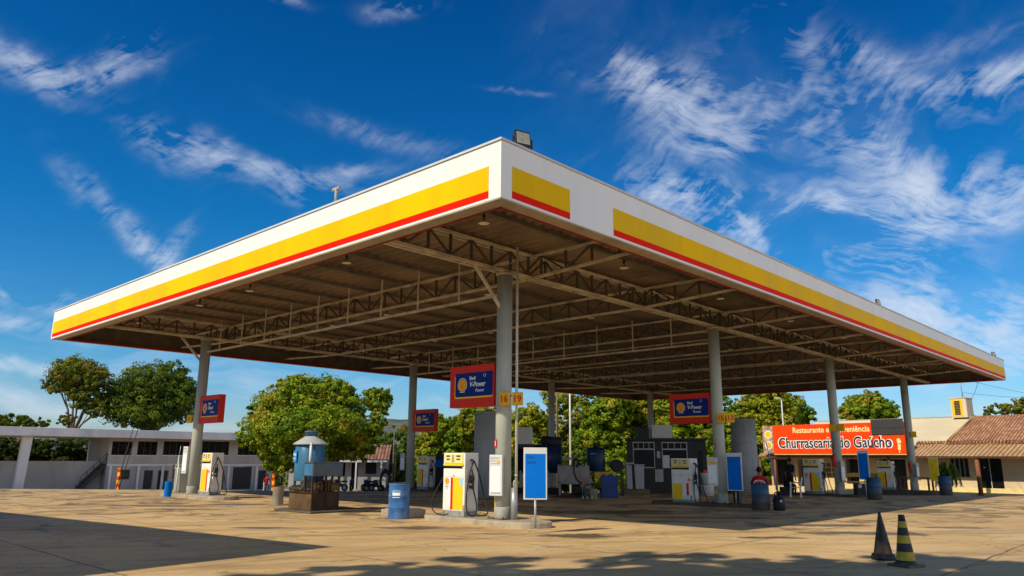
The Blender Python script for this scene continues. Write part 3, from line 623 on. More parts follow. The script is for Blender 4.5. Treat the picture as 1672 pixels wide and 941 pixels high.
# ------------------------------------------------------------------ things on and beside the columns
def brand_sign(a,b,dirx,label,lines,z0=3.02,H=1.14,Wd=1.75):
    """sign box standing out from a column along local x; dirx=-1 to the left, +1 to the right"""
    x0=.24 if dirx>0 else -.24-Wd
    t=thing('brand_sign',label,'sign',W(a,b,0),RZ,'red and blue fuel signs on the columns')
    mb=MB(); mb.box(x0,x0+Wd,-.13,.13,z0,z0+H); mb.build('sign_box',M['signred'],t,bevel=.012)
    MB().box((x0+Wd if dirx<0 else x0-.06),(x0+Wd+.06 if dirx<0 else x0),-.06,.06,z0+.1,z0+H-.1).build('bracket',M['galv'],t)
    def rr(ax,az,bx,bz,r):
        P=[]
        for cx,cz,s in ((bx-r,bz-r,0),(ax+r,bz-r,90),(ax+r,az+r,180),(bx-r,az+r,270)):
            for k in range(6): th=rad(s+90*k/5); P.append((cx+r*math.cos(th),cz+r*math.sin(th)))
        return P
    y=-.13
    mb=MB(); mb.prism(rr(x0+.20,z0+.24,x0+Wd-.05,z0+H-.26,.06),y-.004,y-.0005); mb.build('yellow_border',M['logoyellow'],t)
    mb=MB(); mb.prism(rr(x0+.235,z0+.285,x0+Wd-.045,z0+H-.20,.06),y-.008,y-.0045); p=mb.build('blue_panel',M['signblue'],t)
    pecten(t,(x0+.52,y-.0085,z0+.60),.34)
    text('lettering',lines[0],.13,M['lettwhite'],t,(x0+.80,y-.011,z0+.78),align='LEFT',depth=.002,offset=.003)
    text('lettering',lines[1],.20,M['lettwhite'],t,(x0+.80,y-.011,z0+.61),align='LEFT',depth=.002,shear=.2,offset=.004,sx=.86)
    text('lettering',lines[2],.13,M['lettwhite'],t,(x0+1.04,y-.011,z0+.44),align='LEFT',depth=.002,shear=.2)
    mb=MB(); 
    for k in range(16):
        th=2*PI*k/16; t2=2*PI*(k+1)/16; mb.bar((x0+1.40+.045*math.cos(th),y-.011,z0+.84+.045*math.sin(th)),(x0+1.40+.045*math.cos(t2),y-.011,z0+.84+.045*math.sin(t2)),.022,.004)
    mb.build('ring_mark',M['lettwhite'],t)
LN=('Shell','V-Power','Power'); LD=('Shell','Diesel','Power')
brand_sign(A1,4.6,-1,'red and blue emblem sign on the nearest column, half in sun',LN)
brand_sign(A2,4.6,1,'red and blue emblem sign on the far left column',LD,z0=3.0)
brand_sign(A2,16.2,1,'smaller looking red emblem sign on the back column behind the blue drum',LD,z0=3.0)
brand_sign(A1,16.2,-1,'shaded red and blue emblem sign beside the kiosk column',LN,z0=3.0)
def plates(a,b,nums,label,label2):
    for k,(x,y,r,n) in enumerate(((.26,-.24,0,nums[0]),(.52,-.02,.25,nums[1]))):
        t=thing('number_plate',label if k==0 else label2,'number plate',W(a,b,0),RZ,'yellow number plates on the columns')
        mb=MB(); mb.rbox((x,y,3.17),(.28,.10,.34),rz=r+.25); mb.build('plate_box',M['plateyellow'],t,bevel=.012)
        if n: text('number',n,.24,M['logored'] if k==0 else M['logored'],t,(x+.05*math.sin(r+.25)+.002,y-.054*math.cos(r+.25),3.16),rz=r+.25,depth=.002,offset=.006)
        MB().bar((x*.6,y*.7,3.26),(x*.2,y*.2,3.26),.03).build('bracket',M['galv'],t)
plates(A1,4.6,('16','19'),'sunlit yellow plate numbered 16 on the front of the nearest column','yellow plate numbered 19 behind the thin downpipe')
plates(A1,16.2,('15','13'),'shaded yellow plate numbered 15 on the front of the second right column','shaded yellow plate numbered 13 on the side of the second right column')
for i,(a,b,dx,lb) in enumerate(((A1,27.77,-.02,'pair of yellow plates on the third right column, left one'),(A1,27.77,.38,'pair of yellow plates on the third right column, right one'),(A1,39.4,.30,'small yellow plate on the farthest right column'),(A2,4.6,-.42,'yellow plate with dark number on the far left column'),(A2,16.2,-.42,'brownish plate on the column behind the blue drum'),(A2,27.77,-.42,'dull orange plate on the back middle column'))):
    t=thing('number_plate',lb,'number plate',W(a,b,0),RZ,'yellow number plates on the columns')
    mb=MB(); mb.rbox((dx,-.2,3.2),(.30,.10,.34),rz=.15); mb.build('plate_box',M['plateyellow'],t,bevel=.012); MB().bar((dx,-.15,3.2),(0,-.1,3.2),.03).build('bracket',M['galv'],t)
    if i==3: text('number','15',.2,M['logored'],t,(dx,-.255,3.2),rz=.15,depth=.002,offset=.005)
def notice(a,b,x,z0,label,m='plasticwhite',h=1.02,w=.36,rz=0.,band=True):
    t=thing('notice_box',label,'notice box',W(a,b,0),RZ,'white notice boxes on the columns')
    R=Matrix.Rotation(rz,3,'Z'); c=Vector((x,-.30,z0+h/2))
    mb=MB(); mb.rbox(c,(w,.10,h),rz=rz); mb.build('box',M[m],t,bevel=.01)
    def on(dx,dy,dz): return c+R@Vector((dx,dy,dz))
    mb=MB(); mb.rbox(on(0,-.052,-.10),(w*.78,.006,h*.62),rz=rz); mb.build('window',M['pumpcream' if False else 'lettwhite'],t)
    mb=MB()
    for k,zz in enumerate((.40,.34,.28)): mb.rbox(on(-.02,-.0525,h*.5-.08-k*.07),(w*(.7 if k!=1 else .76),.005,.012 if k else .022),rz=rz)
    mb.rbox(on(0,-.0525,-h*.5+.07),(w*.7,.005,.02),rz=rz); mb.build('printed_line',M['galv'],t)
    if band: MB().rbox(on(0 if band=='w' else .08,-.0535,h*.5-.20),(w*.85 if band=='w' else .09,.006,.09 if band=='w' else .06),rz=rz).build('label',M['plateyellow'],t)
    return t
notice(A1,4.6,.05,.72,'sunlit white notice box on the nearest column',rz=.35)
notice(A2,4.6,-.22,.95,'tall white notice box on the far left column',rz=.2,w=.3,h=1.1)
notice(A1,16.2,-.16,.72,'shaded notice box with a yellow band on the second right column',rz=.3,band='w')
notice(A2,16.2,-.26,1.0,'small grey notice box on the column behind the blue drum','galv',.9,.3,.2,False)
notice(A1,27.77,.30,.7,'narrow grey notice box on the right of the third right column','galv',.95,.22,1.0,False)
notice(A1,39.4,.32,.75,'dark narrow notice box on the farthest right column','galv',.8,.2,1.0,False)
def strip_label(a,b,th,z0,z1,wd,m,name,label,cat,txt=None):
    """a curved sticker wrapped on a column"""
    R0=.2135; mb=MB(); n=5; t0=th-wd/2/R0; 
    vs=[[mb.bm.verts.new((R0*math.cos(t0+wd/R0*i/n),R0*math.sin(t0+wd/R0*i/n),z)) for z in (z0,z1)] for i in range(n+1)]
    for p,q in zip(vs,vs[1:]): mb._f([p[0],q[0],q[1],p[1]])
    o=mb.build(name,m,loc=W(a,b,0),rz=RZ); tag(o,label,cat); return o
for (a,b,lb) in ((A1,4.6,'yellow and white warning strip low on the nearest column'),(A1,16.2,'yellow strip low on the second right column'),(A1,27.77,'yellow strip low on the third right column'),(A1,39.4,'yellow strip low on the farthest right column'),(A2,4.6,'yellow strip low on the far left column')):
    th=rad(-124) if a==A1 else rad(-150)
    t=thing('warning_strip',lb,'warning strip',W(a,b,0),RZ)
    mb=MB(); R0=.2145; wd=.11; n=4; t0=th-wd/2/R0
    for z0,z1,mi in [(.30,.78,0)]+[(.33+.055*k,.36+.055*k,1) for k in range(8)]:
        mb.mi=mi; rr_=R0+.0015*mi; ww=wd*(1 if mi==0 else .62); t1=th-ww/2/rr_
        vs=[[mb.bm.verts.new((rr_*math.cos(t1+ww/rr_*i/n),rr_*math.sin(t1+ww/rr_*i/n),z)) for z in (z0,z1)] for i in range(n+1)]
        for p,q in zip(vs,vs[1:]): mb._f([p[0],q[0],q[1],p[1]])
    mb.build('strip',[M['pumpcream'],M['pumpyellow']],t,recalc=False)
for (a,b,zz,lb) in ((A1,4.6,1.98,'small red fire sign on the nearest column'),(A1,16.2,2.1,'small red fire sign on the second right column'),(A1,27.77,2.25,'red sticker above the extinguisher on the third right column'),(A1,39.4,2.05,'red triangle sign on the farthest right column'),(A2,4.6,2.12,'small round red sign on the far left column')):
    t=thing('fire_sign',lb,'sign',W(a,b,0),RZ,'small red signs on the columns')
    R=.222; th=rad(-112) if a==A1 else rad(-150)
    c=(R*math.cos(th),R*math.sin(th),zz+.05); r=th+PI/2
    MB().rbox(c,(.125,.012,.21),rz=r).build('plate',M['redplastic'],t,bevel=.003)
    c2=(c[0]+.008*math.cos(th),c[1]+.008*math.sin(th),c[2]); MB().rbox(c2,(.03,.004,.12),rz=r).rbox((c2[0],c2[1],c2[2]+.05),(.055,.004,.02),rz=r).build('pictogram',M['lettwhite'],t)
def extinguisher(a,b,x,z,label):
    t=thing('fire_extinguisher',label,'fire extinguisher',W(a,b,0)+Vector((0,0,0)),RZ,'fire extinguishers on the columns')
    mb=MB(); mb.lathe([(.03,0),(.085,.01),(.09,.04),(.09,.46),(.07,.52),(.03,.55)],c=(x,-.30,z),n=16); mb.build('cylinder',M['redplastic'],t)
    mb=MB(); mb.cyl((x,-.3,z+.55),(x,-.3,z+.60),.025); mb.bar((x-.01,-.3,z+.61),(x+.1,-.3,z+.65),.03,.012); mb.tube([(x+.02,-.3,z+.58),(x-.1,-.32,z+.5),(x-.11,-.32,z+.2)],.012); mb.build('valve',M['black'],t)
extinguisher(A1,27.77,-.05,1.35,'red fire extinguisher hanging on the third right column')
extinguisher(A1,39.4,-.03,1.0,'red fire extinguisher hanging on the farthest right column')
def board(P,rz,label,m,cw=.62,z0=.52,h=1.38,txt=True,band='plasticwhite',cat='price board'):
    t=thing('price_board',label,cat,P,rz,'tall price boards on single posts')
    mb=MB(); mb.cyl((0,.0,-.02),(0,.0,z0+.05),.028,n=10); mb.build('post',M['galv'],t)
    mb=MB(); mb.box(-cw/2,cw/2,-.025,.025,z0,z0+h); f=mb.build('frame',M[band],t,bevel=.006)
    MB().box(-cw/2+.035,cw/2-.035,-.030,-.0255,z0+.035,z0+h-.14).build('panel',M[m],t)
    if txt:
        text('lettering','LAVA',.075,M['lettdark'],t,(-cw/2+.08,-.032,z0+h-.22),align='LEFT',depth=.001,sx=.8)
        text('lettering','RAPIDO',.075,M['lettdark'],t,(-cw/2+.08,-.032,z0+h-.34),align='LEFT',depth=.001,sx=.8)
    return t
q=gp(874,861,ISH); board((q.x,q.y,ISH-.0),rad(4),'tall blue price board on the near island, right of the column','boardblue',cw=.54,z0=.60,h=1.16)
q=W(3.62,16.0); board((q.x,q.y,.05),RZ*.75,'blue price board beside the second right column','boardblue',cw=.56,z0=.52,h=1.34)
q=W(3.1,27.77); board((q.x,q.y,.05),RZ*.9,'far blue price board hanging behind the third blue drum','boardblue',cw=.48,z0=.75,h=1.34,txt=False)
q=W(3.1,39.2); board((q.x,q.y,-.05),RZ*.9,'yellow board on a post near the farthest right column','pumpyellow',cw=.48,z0=.6,h=1.35,txt=False,band='pumpcream')
# ------------------------------------------------------------------ drums
def drum(P,r,h,m,label,ribs=True,group='blue drums used as bins',sticker=False,rim='black'):
    t=thing('drum',label,'drum',P,random.uniform(-1,1) if not sticker else 0,group)
    pr=[(r*.97,0),(r,.015)]
    if ribs:
        for k in (.32,.64): pr+=[(r,h*k-.03),(r*1.03,h*k-.012),(r*1.03,h*k+.012),(r,h*k+.03)]
    pr+=[(r,h-.05),(r*1.025,h-.04),(r*1.03,h-.01),(r*1.0,h),(r*.93,h),(r*.92,h-.16)]
    mb=MB(); mb.lathe(pr,n=32,cap=False); mb.lathe([(0.001,h-.14),(r*.93,h-.14)],n=32,cap=False); mb.build('shell',M[m],t,recalc=False)
    mb=MB(); mb.lathe([(r*.99,h+.002),(r*1.035,h+.004),(r*1.035,h+.02),(r*.98,h+.022),(r*.95,h+.005)],n=32,cap=False); mb.build('rim',M[rim],t,recalc=False)
    if sticker:
        th0=-PI/2-.55; mb=MB(); n=6; wd=.78
        for (w0,w1,z0,z1,mi,rr) in ((0,wd,h*.60,h*.80,0,r*1.006+.002),(.03,wd-.03,h*.745,h*.79,1,r*1.006+.004)):
            mb.mi=mi; vs=[[mb.bm.verts.new((rr*math.cos(th0+w0+(w1-w0)*i/n),rr*math.sin(th0+w0+(w1-w0)*i/n),z)) for z in (z0,z1)] for i in range(n+1)]
            for p,q_ in zip(vs,vs[1:]): mb._f([p[0],q_[0],q_[1],p[1]])
        mb.build('sticker',[M['lettwhite'],M['bluesticker']],t,recalc=False)
    return t
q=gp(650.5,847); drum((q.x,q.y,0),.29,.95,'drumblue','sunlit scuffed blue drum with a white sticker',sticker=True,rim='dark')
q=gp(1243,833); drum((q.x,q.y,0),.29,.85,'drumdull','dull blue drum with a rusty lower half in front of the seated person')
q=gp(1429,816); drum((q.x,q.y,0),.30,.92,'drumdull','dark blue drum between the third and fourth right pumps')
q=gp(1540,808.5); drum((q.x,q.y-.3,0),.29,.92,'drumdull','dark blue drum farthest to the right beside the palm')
q=W(A2+1.55,4.85); drum((q.x,q.y,.13),.33,1.02,'drumgrey','grey green metal drum on the far left island',False,'metal drums on the left',rim='drumgrey')
q=gp(272,812); drum((q.x-.1,q.y+.3,0),.15,.60,'boardblue','small bright blue drum at the left end of the far left island',False,'small drums on the left',rim='boardblue')
q=gp(453,824); drum((q.x,q.y,0),.19,.60,'tub','dark grey bucket beside the rusty machine base',False,'small drums on the left',rim='dark')
# things standing on the far left island
q=W(A2+2.25,4.9); t=thing('wooden_rack','thin wooden rack behind the grey drum on the far left island','rack',(q.x,q.y,.13),RZ)
for x_,h_ in ((-.47,1.15),(.47,1.0)): MB().box(x_-.03,x_+.03,-.03,.03,0,h_).build('post',M['rustlight'],t)
for z_ in (1.0,.5): MB().bar((-.44,0,z_),(.44,0,z_),.04).build('rail',M['rustlight'],t)
q=W(A2+1.3,4.5); t=thing('grease_pump','thin hand pump with a bent lever rising from the grey drum','hand pump',(q.x,q.y,.13),RZ)
MB().cyl((0,0,0),(0,0,1.25),.03).build('tube',M['plasticwhite'],t); MB().tube([(0,0,1.2),(-.03,0,1.4),(0,0,1.55)],.04).tube([(0,0,1.3),(-.2,0,1.15),(-.35,0,1.0)],.015).build('spout',M['plasticwhite'],t); MB().cyl((-.1,0,1.3),(.05,0,1.95),.014).build('lever',M['galv'],t)
# concrete block next to the near island
t=tag(MB().box(-.55,.45,-.42,.42,0,.21).build('concrete_block',M['kerb'],bevel=.02,loc=W(7.95,4.35),rz=RZ),'low concrete block between the blue drum and the near island','concrete block')
MB().box(-.45,.38,-.34,.34,.2105,.235).build('steel_cover',M['galv'],t)
# ------------------------------------------------------------------ blue water treatment machine
c=gp(508,838); t=thing('oil_separator','blue upright tank with conical lid and grey trough on a rusty base','tank unit',(c.x,c.y,0),RZ)
MB().box(-1.75,.35,-.25,2.0,0,.06).build('concrete_pad',M['kerbdark'],t,bevel=.02)
mb=MB(); mb.box(-1.32,-.02,0,.98,.061,.58); bs=mb.build('sump_front',M['rustlight'],t,bevel=.01)
mb=MB(); mb.box(-.018,.03,-.03,.95,.061,.60); mb.box(-.017,.05,.45,.50,.061,.59); mb.build('sump_side',M['rust'],t)  # darker rust on this panel paints in the unlit face
mb=MB(); mb.box(-1.34,.05,-.05,1.0,.581,.61); mb.build('sump_lid',M['rust'],t)
cx,cy=-.93,.42
mb=MB(); mb.lathe([(.44,.92),(.46,.94),(.46,2.0),(.44,2.02)],c=(cx,cy,0),n=36); mb.build('tank',M['unitblue'],t)
mb=MB(); mb.lathe([(.54,2.03),(.55,2.06),(.52,2.09),(.23,2.27),(.2,2.3)],c=(cx,cy,0),n=36); lid=mb.build('lid',M['tankgrey'],t)
mb=MB(); mb.lathe([(.19,2.29),(.19,2.42),(.22,2.43),(.22,2.46),(.18,2.47)],c=(cx,cy,0),n=28); mb.build('neck',M['unitblue'],lid)
for x,y in ((cx-.4,cy-.25),(cx+.35,cy-.38),(cx+.4,cy+.25),(cx-.3,cy+.36)): MB().bar((x,y,.61),(x,y,1.05),.07).build('leg',M['unitblue'],t)
MB().rbox((cx-.12,cy-.463,1.67),(.34,.012,.36),rz=-.26).build('sticker',M['bluesticker'],t,bevel=.02)
text('lettering','PURO',.11,M['lettwhite'],t,(cx-.12,cy-.475,1.72),rz=-.26,depth=.001,offset=.003)
text('lettering','AQUA',.07,M['lettwhite'],t,(cx-.12,cy-.475,1.60),rz=-.26,depth=.001,offset=.002)
mb=MB(); mb.cyl((cx+.5,cy-.3,1.35),(cx+.5,cy-.3,2.0),.04); mb.tube([(cx+.5,cy-.3,1.98),(cx+.48,cy-.28,2.06),(cx+.36,cy-.2,2.06)],.035); mb.build('drain_pipe',M['plasticwhite'],t)
mb=MB(); mb.box(-.44,.06,-.06,1.02,1.08,1.48); tr=mb.build('trough',M['unitgrey'],t,bevel=.012)
MB().box(-.42,.02,-.066,-.0625,1.11,1.45).build('trough_patch',M['unitblue'],tr)
mb=MB(); mb.box(-.47,.09,-.09,1.05,1.481,1.51); mb.build('trough_rim',M['unitgrey'],tr)
for k,(x,y) in enumerate(((-.40,-.02),(.0,-.02),(.0,.93),(-.38,.93),(.0,.45))): MB().bar((x,y,.611),(x,y,1.08),.06).build('leg',M['rust'],t)
mb=MB()
for (x,y,h) in ((-1.2,-.02,.14),(-.95,-.02,.16),(-.62,-.03,.34),(.02,.15,.30),(.02,.55,.36),(.02,.75,.22)): mb.tube([(x,y,.62),(x,y,.62+h*.7),(x+.03,y+.06,.62+h),(x+.02,y+.13,.62+h*.8),(x+.02,y+.14,.62)],.03)
mb.cyl((-1.3,.0,.69),(-.5,.0,.69),.055); mb.cyl((-.05,.1,.77),(-.05,.35,.77),.10); mb.cyl((-.02,.6,.76),(-.02,.9,.76),.12); mb.build('pipework',M['rustlight'],t)
mb=MB(); mb.box(-.35,-.12,.3,.8,.62,.95); mb.build('motor',M['rust'],t)
# loose plank on the ground right of the machine
tag(MB().box(-.9,.9,-.06,.06,0,.05).build('timber_plank',M['rust'],loc=(c.x+1.9,c.y+.55,0),rz=.12,bevel=.008),'dark timber plank lying on the ground by the rusty machine','plank')
# ------------------------------------------------------------------ tanks and clutter under the middle of the canopy
def vtank(P,r,h,label):
    t=thing('upright_tank',label,'tank',P,0,'tall grey upright tanks')
    mb=MB(); mb.lathe([(r,0),(r,h-.02)],n=40); mb.build('shell',M['tankgrey'],t)
    mb=MB(); mb.lathe([(r*1.03,h-.02),(r*1.03,h+.04),(r*.9,h+.08),(.15,h+.15),(.12,h+.2)],n=40); mb.build('lid',M['tankgrey'],t)
    mb=MB()
    for z in (.3,h*.35,h*.68): mb.lathe([(r*1.0,z-.02),(r*1.012,z-.012),(r*1.012,z+.012),(r*1.0,z+.02)],n=40,cap=False)
    mb.build('hoop',M['tankgrey'],t,recalc=False)
    return t
q=at(797,34.5); vtank((q.x,q.y,0),.66,3.62,'tall grey upright tank behind the nearest column')
q=at(1219.5,41.5); vtank((q.x,q.y,-.1),.66,3.85,'tall grey upright tank right of the second right column')
# dark container with the blue strip
q=at(703,41.0); t=thing('recycling_container','dark container with a blue name strip and white letters','container',(q.x,q.y,-.1),-.12)
mb=MB(); P=[(0,0),(2.7,0),(2.7,1.75),(2.45,1.95),(.35,1.95),(.05,1.6)]; mb.prism(P,0,1.6); mb.build('body',M['dark'],t,bevel=.03)
MB().box(.15,2.6,-.02,-.002,1.28,1.66).build('name_strip',M['boardblue'],t)
text('lettering','GLAS BOX',.26,M['lettwhite'],t,(1.35,-.024,1.47),depth=.002,offset=.008)
MB().box(.05,2.65,-.03,-.002,.95,1.0).box(.05,2.65,-.03,-.002,.12,.2).box(1.3,1.36,-.025,-.002,.2,.95).build('rib',M['dark'],t)
# big navy tank on legs with a cap
q=at(880,37.5); t=thing('navy_tank','dark navy horizontal tank on legs behind the blue price board','tank',(q.x,q.y,0),-.1)
mb=MB(); mb.cyl((-1.1,0,1.65),(1.0,0,1.65),.68,n=32); mb.cyl((1.0,0,1.65),(1.12,0,1.65),.68,.45,n=32); mb.build('shell',M['navy'],t)
MB().cyl((.15,0,2.48),(1.1,0,2.42),.26,n=20).box(.3,.9,-.2,.2,2.2,2.5).build('cap',M['dark'],t)
for x in (-.9,-.2,.4,.9):
    MB().box(x,x+.08,-.45,-.37,0,1.1).build('leg',M['galv'],t); MB().box(x,x+.08,.37,.45,0,1.1).build('leg',M['galv'],t)
MB().box(-1.1,1.1,-.5,.5,.02,.30).build('skid',M['black'],t)
q=at(856,36.8); t=thing('water_box','grey white square cistern raised behind the nearest column','cistern',(q.x,q.y,0),.05)
MB().box(-.37,.37,-.35,.35,2.32,3.12).build('box',M['plasticwhite'],t,bevel=.02); MB().box(-.5,.45,-.4,.4,2.1,2.31).build('shelf',M['dark'],t)
MB().box(-.45,-.38,-.3,.3,0,2.1).build('leg',M['dark'],t); MB().box(.38,.45,-.3,.3,0,2.1).build('leg',M['dark'],t)
# sheet metal mixer
q=at(937,34.6); t=thing('steel_mixer','dull sheet steel machine with a chute and hanging hose','machine',(q.x,q.y,0),-.05)
mb=MB(); mb.prism([(-.72,.75),(-.62,.55),(.45,.55),(.72,.80),(.68,1.38),(-.72,1.40)],-.35,.35); mb.build('drum_casing',M['sheetsteel'],t,bevel=.03)
mb=MB(); mb.prism([(.25,.5),(.45,.3),(.75,.4),(.85,.7),(.7,.95),(.45,.75)],-.30,.25); mb.build('chute',M['sheetsteel'],t,bevel=.02)
mb=MB(); mb.prism([(.22,1.02),(.65,.62),(.25,.58)],-.365,-.352); mb.build('pink_patch',pbr('pink_paint',(.30,.15,.12),.6),t)
for x in (-.66,.35):
    MB().box(x,x+.08,-.33,-.25,0,.56).build('leg',M['sheetsteel'],t); MB().box(x,x+.08,.25,.33,0,.56).build('leg',M['sheetsteel'],t)
MB().box(-.75,.7,-.4,.4,.02,.09).build('skid',M['rust'],t); MB().cyl((-.1,-.1,.30),(.35,-.1,.30),.24,n=20).build('motor',M['rust'],t)
mb=MB(); mb.tube([(.0,-.38,1.35),(.02,-.4,1.6),(.12,-.4,1.66),(.2,-.4,1.5),(.15,-.4,1.3)],.05); mb.tube([(.0,-.4,1.35),(.02,-.42,1.05),(.15,-.44,.75),(.35,-.44,.6)],.03); mb.build('hose',M['black'],t)
MB().prism([(-.1,1.4),(-.02,1.7),(.12,1.85),(.12,1.4)],-.1,.1).box(-.5,-.1,-.05,.05,1.62,1.72).build('hopper',M['sheetsteel'],t)
# dark blue cylinder and table
q=at(983,36.0); t=thing('work_table','table draped with a yellow cloth carrying dark vessels','table',(q.x,q.y,0),0)
MB().box(-.75,1.0,-.35,.35,1.0,1.05).build('tabletop',M['dark'],t)
for x in (-.72,.95): MB().box(x-.03,x+.03,-.3,-.24,0,1.0).build('leg',M['dark'],t); MB().box(x-.03,x+.03,.24,.3,0,1.0).build('leg',M['dark'],t)
t=tag(MB().prism([(-.38,1.08),(.62,1.08),(.62,.78),(.45,.62),(.3,.84),(.12,.66),(-.1,.86),(-.3,.7),(-.38,.85)],-.39,-.36).box(-.38,.62,-.36,.2,1.055,1.08).build('table_cloth',M['cloth'],loc=(q.x,q.y,0)),'yellow cloth hanging over the front of the work table','cloth')
t=thing('dark_canister','tall dark blue canister with a narrow lid on the work table','canister',(q.x-.25,q.y,1.084),0)
MB().lathe([(.40,0),(.42,.03),(.42,1.0),(.34,1.1)],n=28).build('shell',M['navy'],t); MB().lathe([(.13,1.1),(.13,1.28),(.1,1.3)],n=16).build('lid',M['dark'],t); MB().box(-.3,-.05,-.425,-.41,.78,.83).build('label',M['bluesticker'],t)
t=tag(MB().cyl((0,-.28,.3),(0,.3,.3),.29,n=24).build('round_barrel',M['black'],loc=(q.x+.70,q.y,1.06)),'short dark barrel lying on the right end of the work table','barrel')
q=at(995.5,34.2); t=thing('blue_cabinet','bright blue cabinet in front of the yellow cloth','cabinet',(q.x,q.y,0),0)
MB().prism([(-.35,0),(.35,0),(.35,.98),(.22,.88),(.08,1.02),(-.1,.9),(-.2,1.0),(-.35,.92)],-.25,.25).build('body',M['bluecab'],t,bevel=.01); MB().box(-.004,.004,-.256,-.2505,.03,.85).build('door_seam',M['dark'],t)
q=at(968.5,33.6); t=thing('tub','beige tub in a dark wire frame beside the blue cabinet','tub',(q.x,q.y,0),0)
MB().lathe([(.19,0),(.22,.38),(.24,.40)],n=20).build('tub_body',M['tub'],t); MB().tube([(-.38,0,.0),(-.38,0,.45),(-.2,0,.58),(.2,0,.58),(.36,0,.4),(.36,0,0)],.03).build('frame',M['dark'],t); MB().box(-.42,-.24,-.15,.15,0,.42).build('side_box',M['dark'],t)
q=at(959,33.2)
for dx_,lb_ in ((-.2,'leftmost'),(0,'middle'),(.2,'rightmost')): tag(MB().lathe([(.028,0),(.04,.09),(.043,.095)],n=14).build('paper_cup',M['plasticwhite'],loc=(q.x+dx_,q.y,0)),lb_+' of the small white cups before the steel machine','cup','small white cups on the ground')
q=at(1037,37.6); t=thing('waste_bins','pair of white plastic bins side by side on a brown crate','bin',(q.x,q.y,.26),0)
MB().prism([(-.40,0),(-.13,0),(-.16,1.12),(-.44,1.15)],-.2,.2).build('bin_body',M['binwhite'],t,bevel=.02); MB().prism([(.0,0),(.42,0),(.43,1.1),(-.04,1.1)],-.22,.22).build('bin_body',M['binwhite'],t,bevel=.02)
MB().box(-.46,-.04,-.24,.24,1.16,1.24).box(-.06,.46,-.26,.26,1.101,1.16).build('bin_lid',M['binwhite'],t,bevel=.01); MB().box(-.07,.05,-.205,.1,.0,1.09).build('gap_panel',M['dark'],t)
tag(MB().box(-.65,.65,-.32,.32,0,.255).build('brown_crate',M['card'],loc=(q.x+.02,q.y,0),bevel=.01),'low brown crate under the white bins','crate')
# kiosk
q=at(1025,40.2); kl=q; t=thing('cashier_kiosk','dark grey cashier kiosk with two barred windows and white papers','kiosk',(q.x,q.y,-.08),-.15)
kw=at(1136,40.2).x-q.x; kx=at(1153,40.2).x-q.x; kh=2.82
def kpx(px): return at(px,40.2).x-q.x
ops=[(kpx(1035),kpx(1070.5),1.30,2.62),(kpx(1082),kpx(1123),1.30,2.62)]
mb=MB(); openwall(mb,0,kw,0,kh-.12,ops,0,.12); mb.box(0,.12,.12,2.2,0,kh-.12); mb.box(.12,kw-.0,2.08,2.2,0,kh-.12); k_=mb.build('wall',M['kiosk'],t)
mb=MB(); openwall(mb,kw+.01,kx,0,kh-.12,[(kpx(1139),kpx(1147),1.1,2.2)],.02,.14); mb.box(kx-.12,kx,.14,2.2,0,kh-.12); mb.build('side_wall',M['wallshade' if False else 'kiosk'],t)
MB().box(-.06,kx+.06,-.10,2.26,kh-.118,kh).build('roof',M['kiosk'],t,bevel=.01)
for (x0,x1,z0,z1) in ops:
    f=MB(); f.box(x0,x0+.04,.0-.01,.05,z0,z1); f.box(x1-.04,x1,-.01,.05,z0,z1); f.box(x0+.041,x1-.041,-.01,.05,z0+.0,z0+.05); f.box(x0+.041,x1-.041,-.02,.05,z1-.40,z1-.33); f.box(x0+.041,x1-.041,-.01,.05,z1-.05,z1-.0)
    for k in (1,2,3): xx=x0+(x1-x0)*k/4; f.box(xx-.015,xx+.015,-.005,.04,z1-.329,z1-.051)
    fo=f.build('window_frame',M['galv'],t); MB().box(x0+.042,x1-.042,.06,.07,z0+.05,z1-.05).build('pane',M['glassdark'],fo)
MB().box(kpx(1139),kpx(1147),.06,.07,1.1,2.2).build('side_window',M['glassdark'],t)
for px0,px1,z0,z1,mm in ((1070,1083,.62,1.24,'wallshade'),(1083.5,1094,1.32,1.95,'plasticwhite'),(1074,1079,1.8,2.15,'galv')):
    MB().box(kpx(px0),kpx(px1),-.03,-.012,z0,z1).build('paper_notice',M[mm],t)
q2=at(1082,41.0); t=thing('white_cistern','white box cistern standing on the kiosk roof','cistern',(q2.x,q2.y,kh-.08),0)
MB().box(-.52,.55,-.35,.35,.02,.70).build('box',M['plasticwhite'],t,bevel=.015); MB().box(-1.25,-.65,-.2,.2,0,.55).build('vent_housing',M['dark'],t)
# crates, red box
q=at(1156,37.0); t=thing('plastic_crates','two pale plastic tubs stacked with red items on top','crates',(q.x,q.y,0),0)
MB().lathe([(.28,0),(.33,.46),(.35,.5)],n=4+16).build('tub_body',M['plasticwhite'],t); MB().lathe([(.28,.52),(.33,1.0),(.35,1.04)],n=20).build('tub_body',M['plasticwhite'],t)
MB().box(-.2,.1,-.15,.1,1.05,1.18).box(.12,.3,-.1,.1,1.05,1.15).build('red_items',M['redplastic'],t,bevel=.02)
q=W(3.95,16.75); t=thing('hose_reel_box','narrow dark cabinet with a red box between the column and the blue board','cabinet',(q.x,q.y,0),RZ)
MB().box(-.1,.12,-.12,.12,0,1.95).build('cabinet_body',M['dark'],t,bevel=.01); MB().box(-.13,.1,-.20,-.121,.95,1.42).build('red_box',M['redplastic'],t,bevel=.02); MB().box(-.05,.06,-.14,-.121,0,.8).build('wood_panel',M['rust'],t); MB().box(-.09,.11,-.135,-.121,1.5,1.8).build('gauge_panel',M['galv'],t)
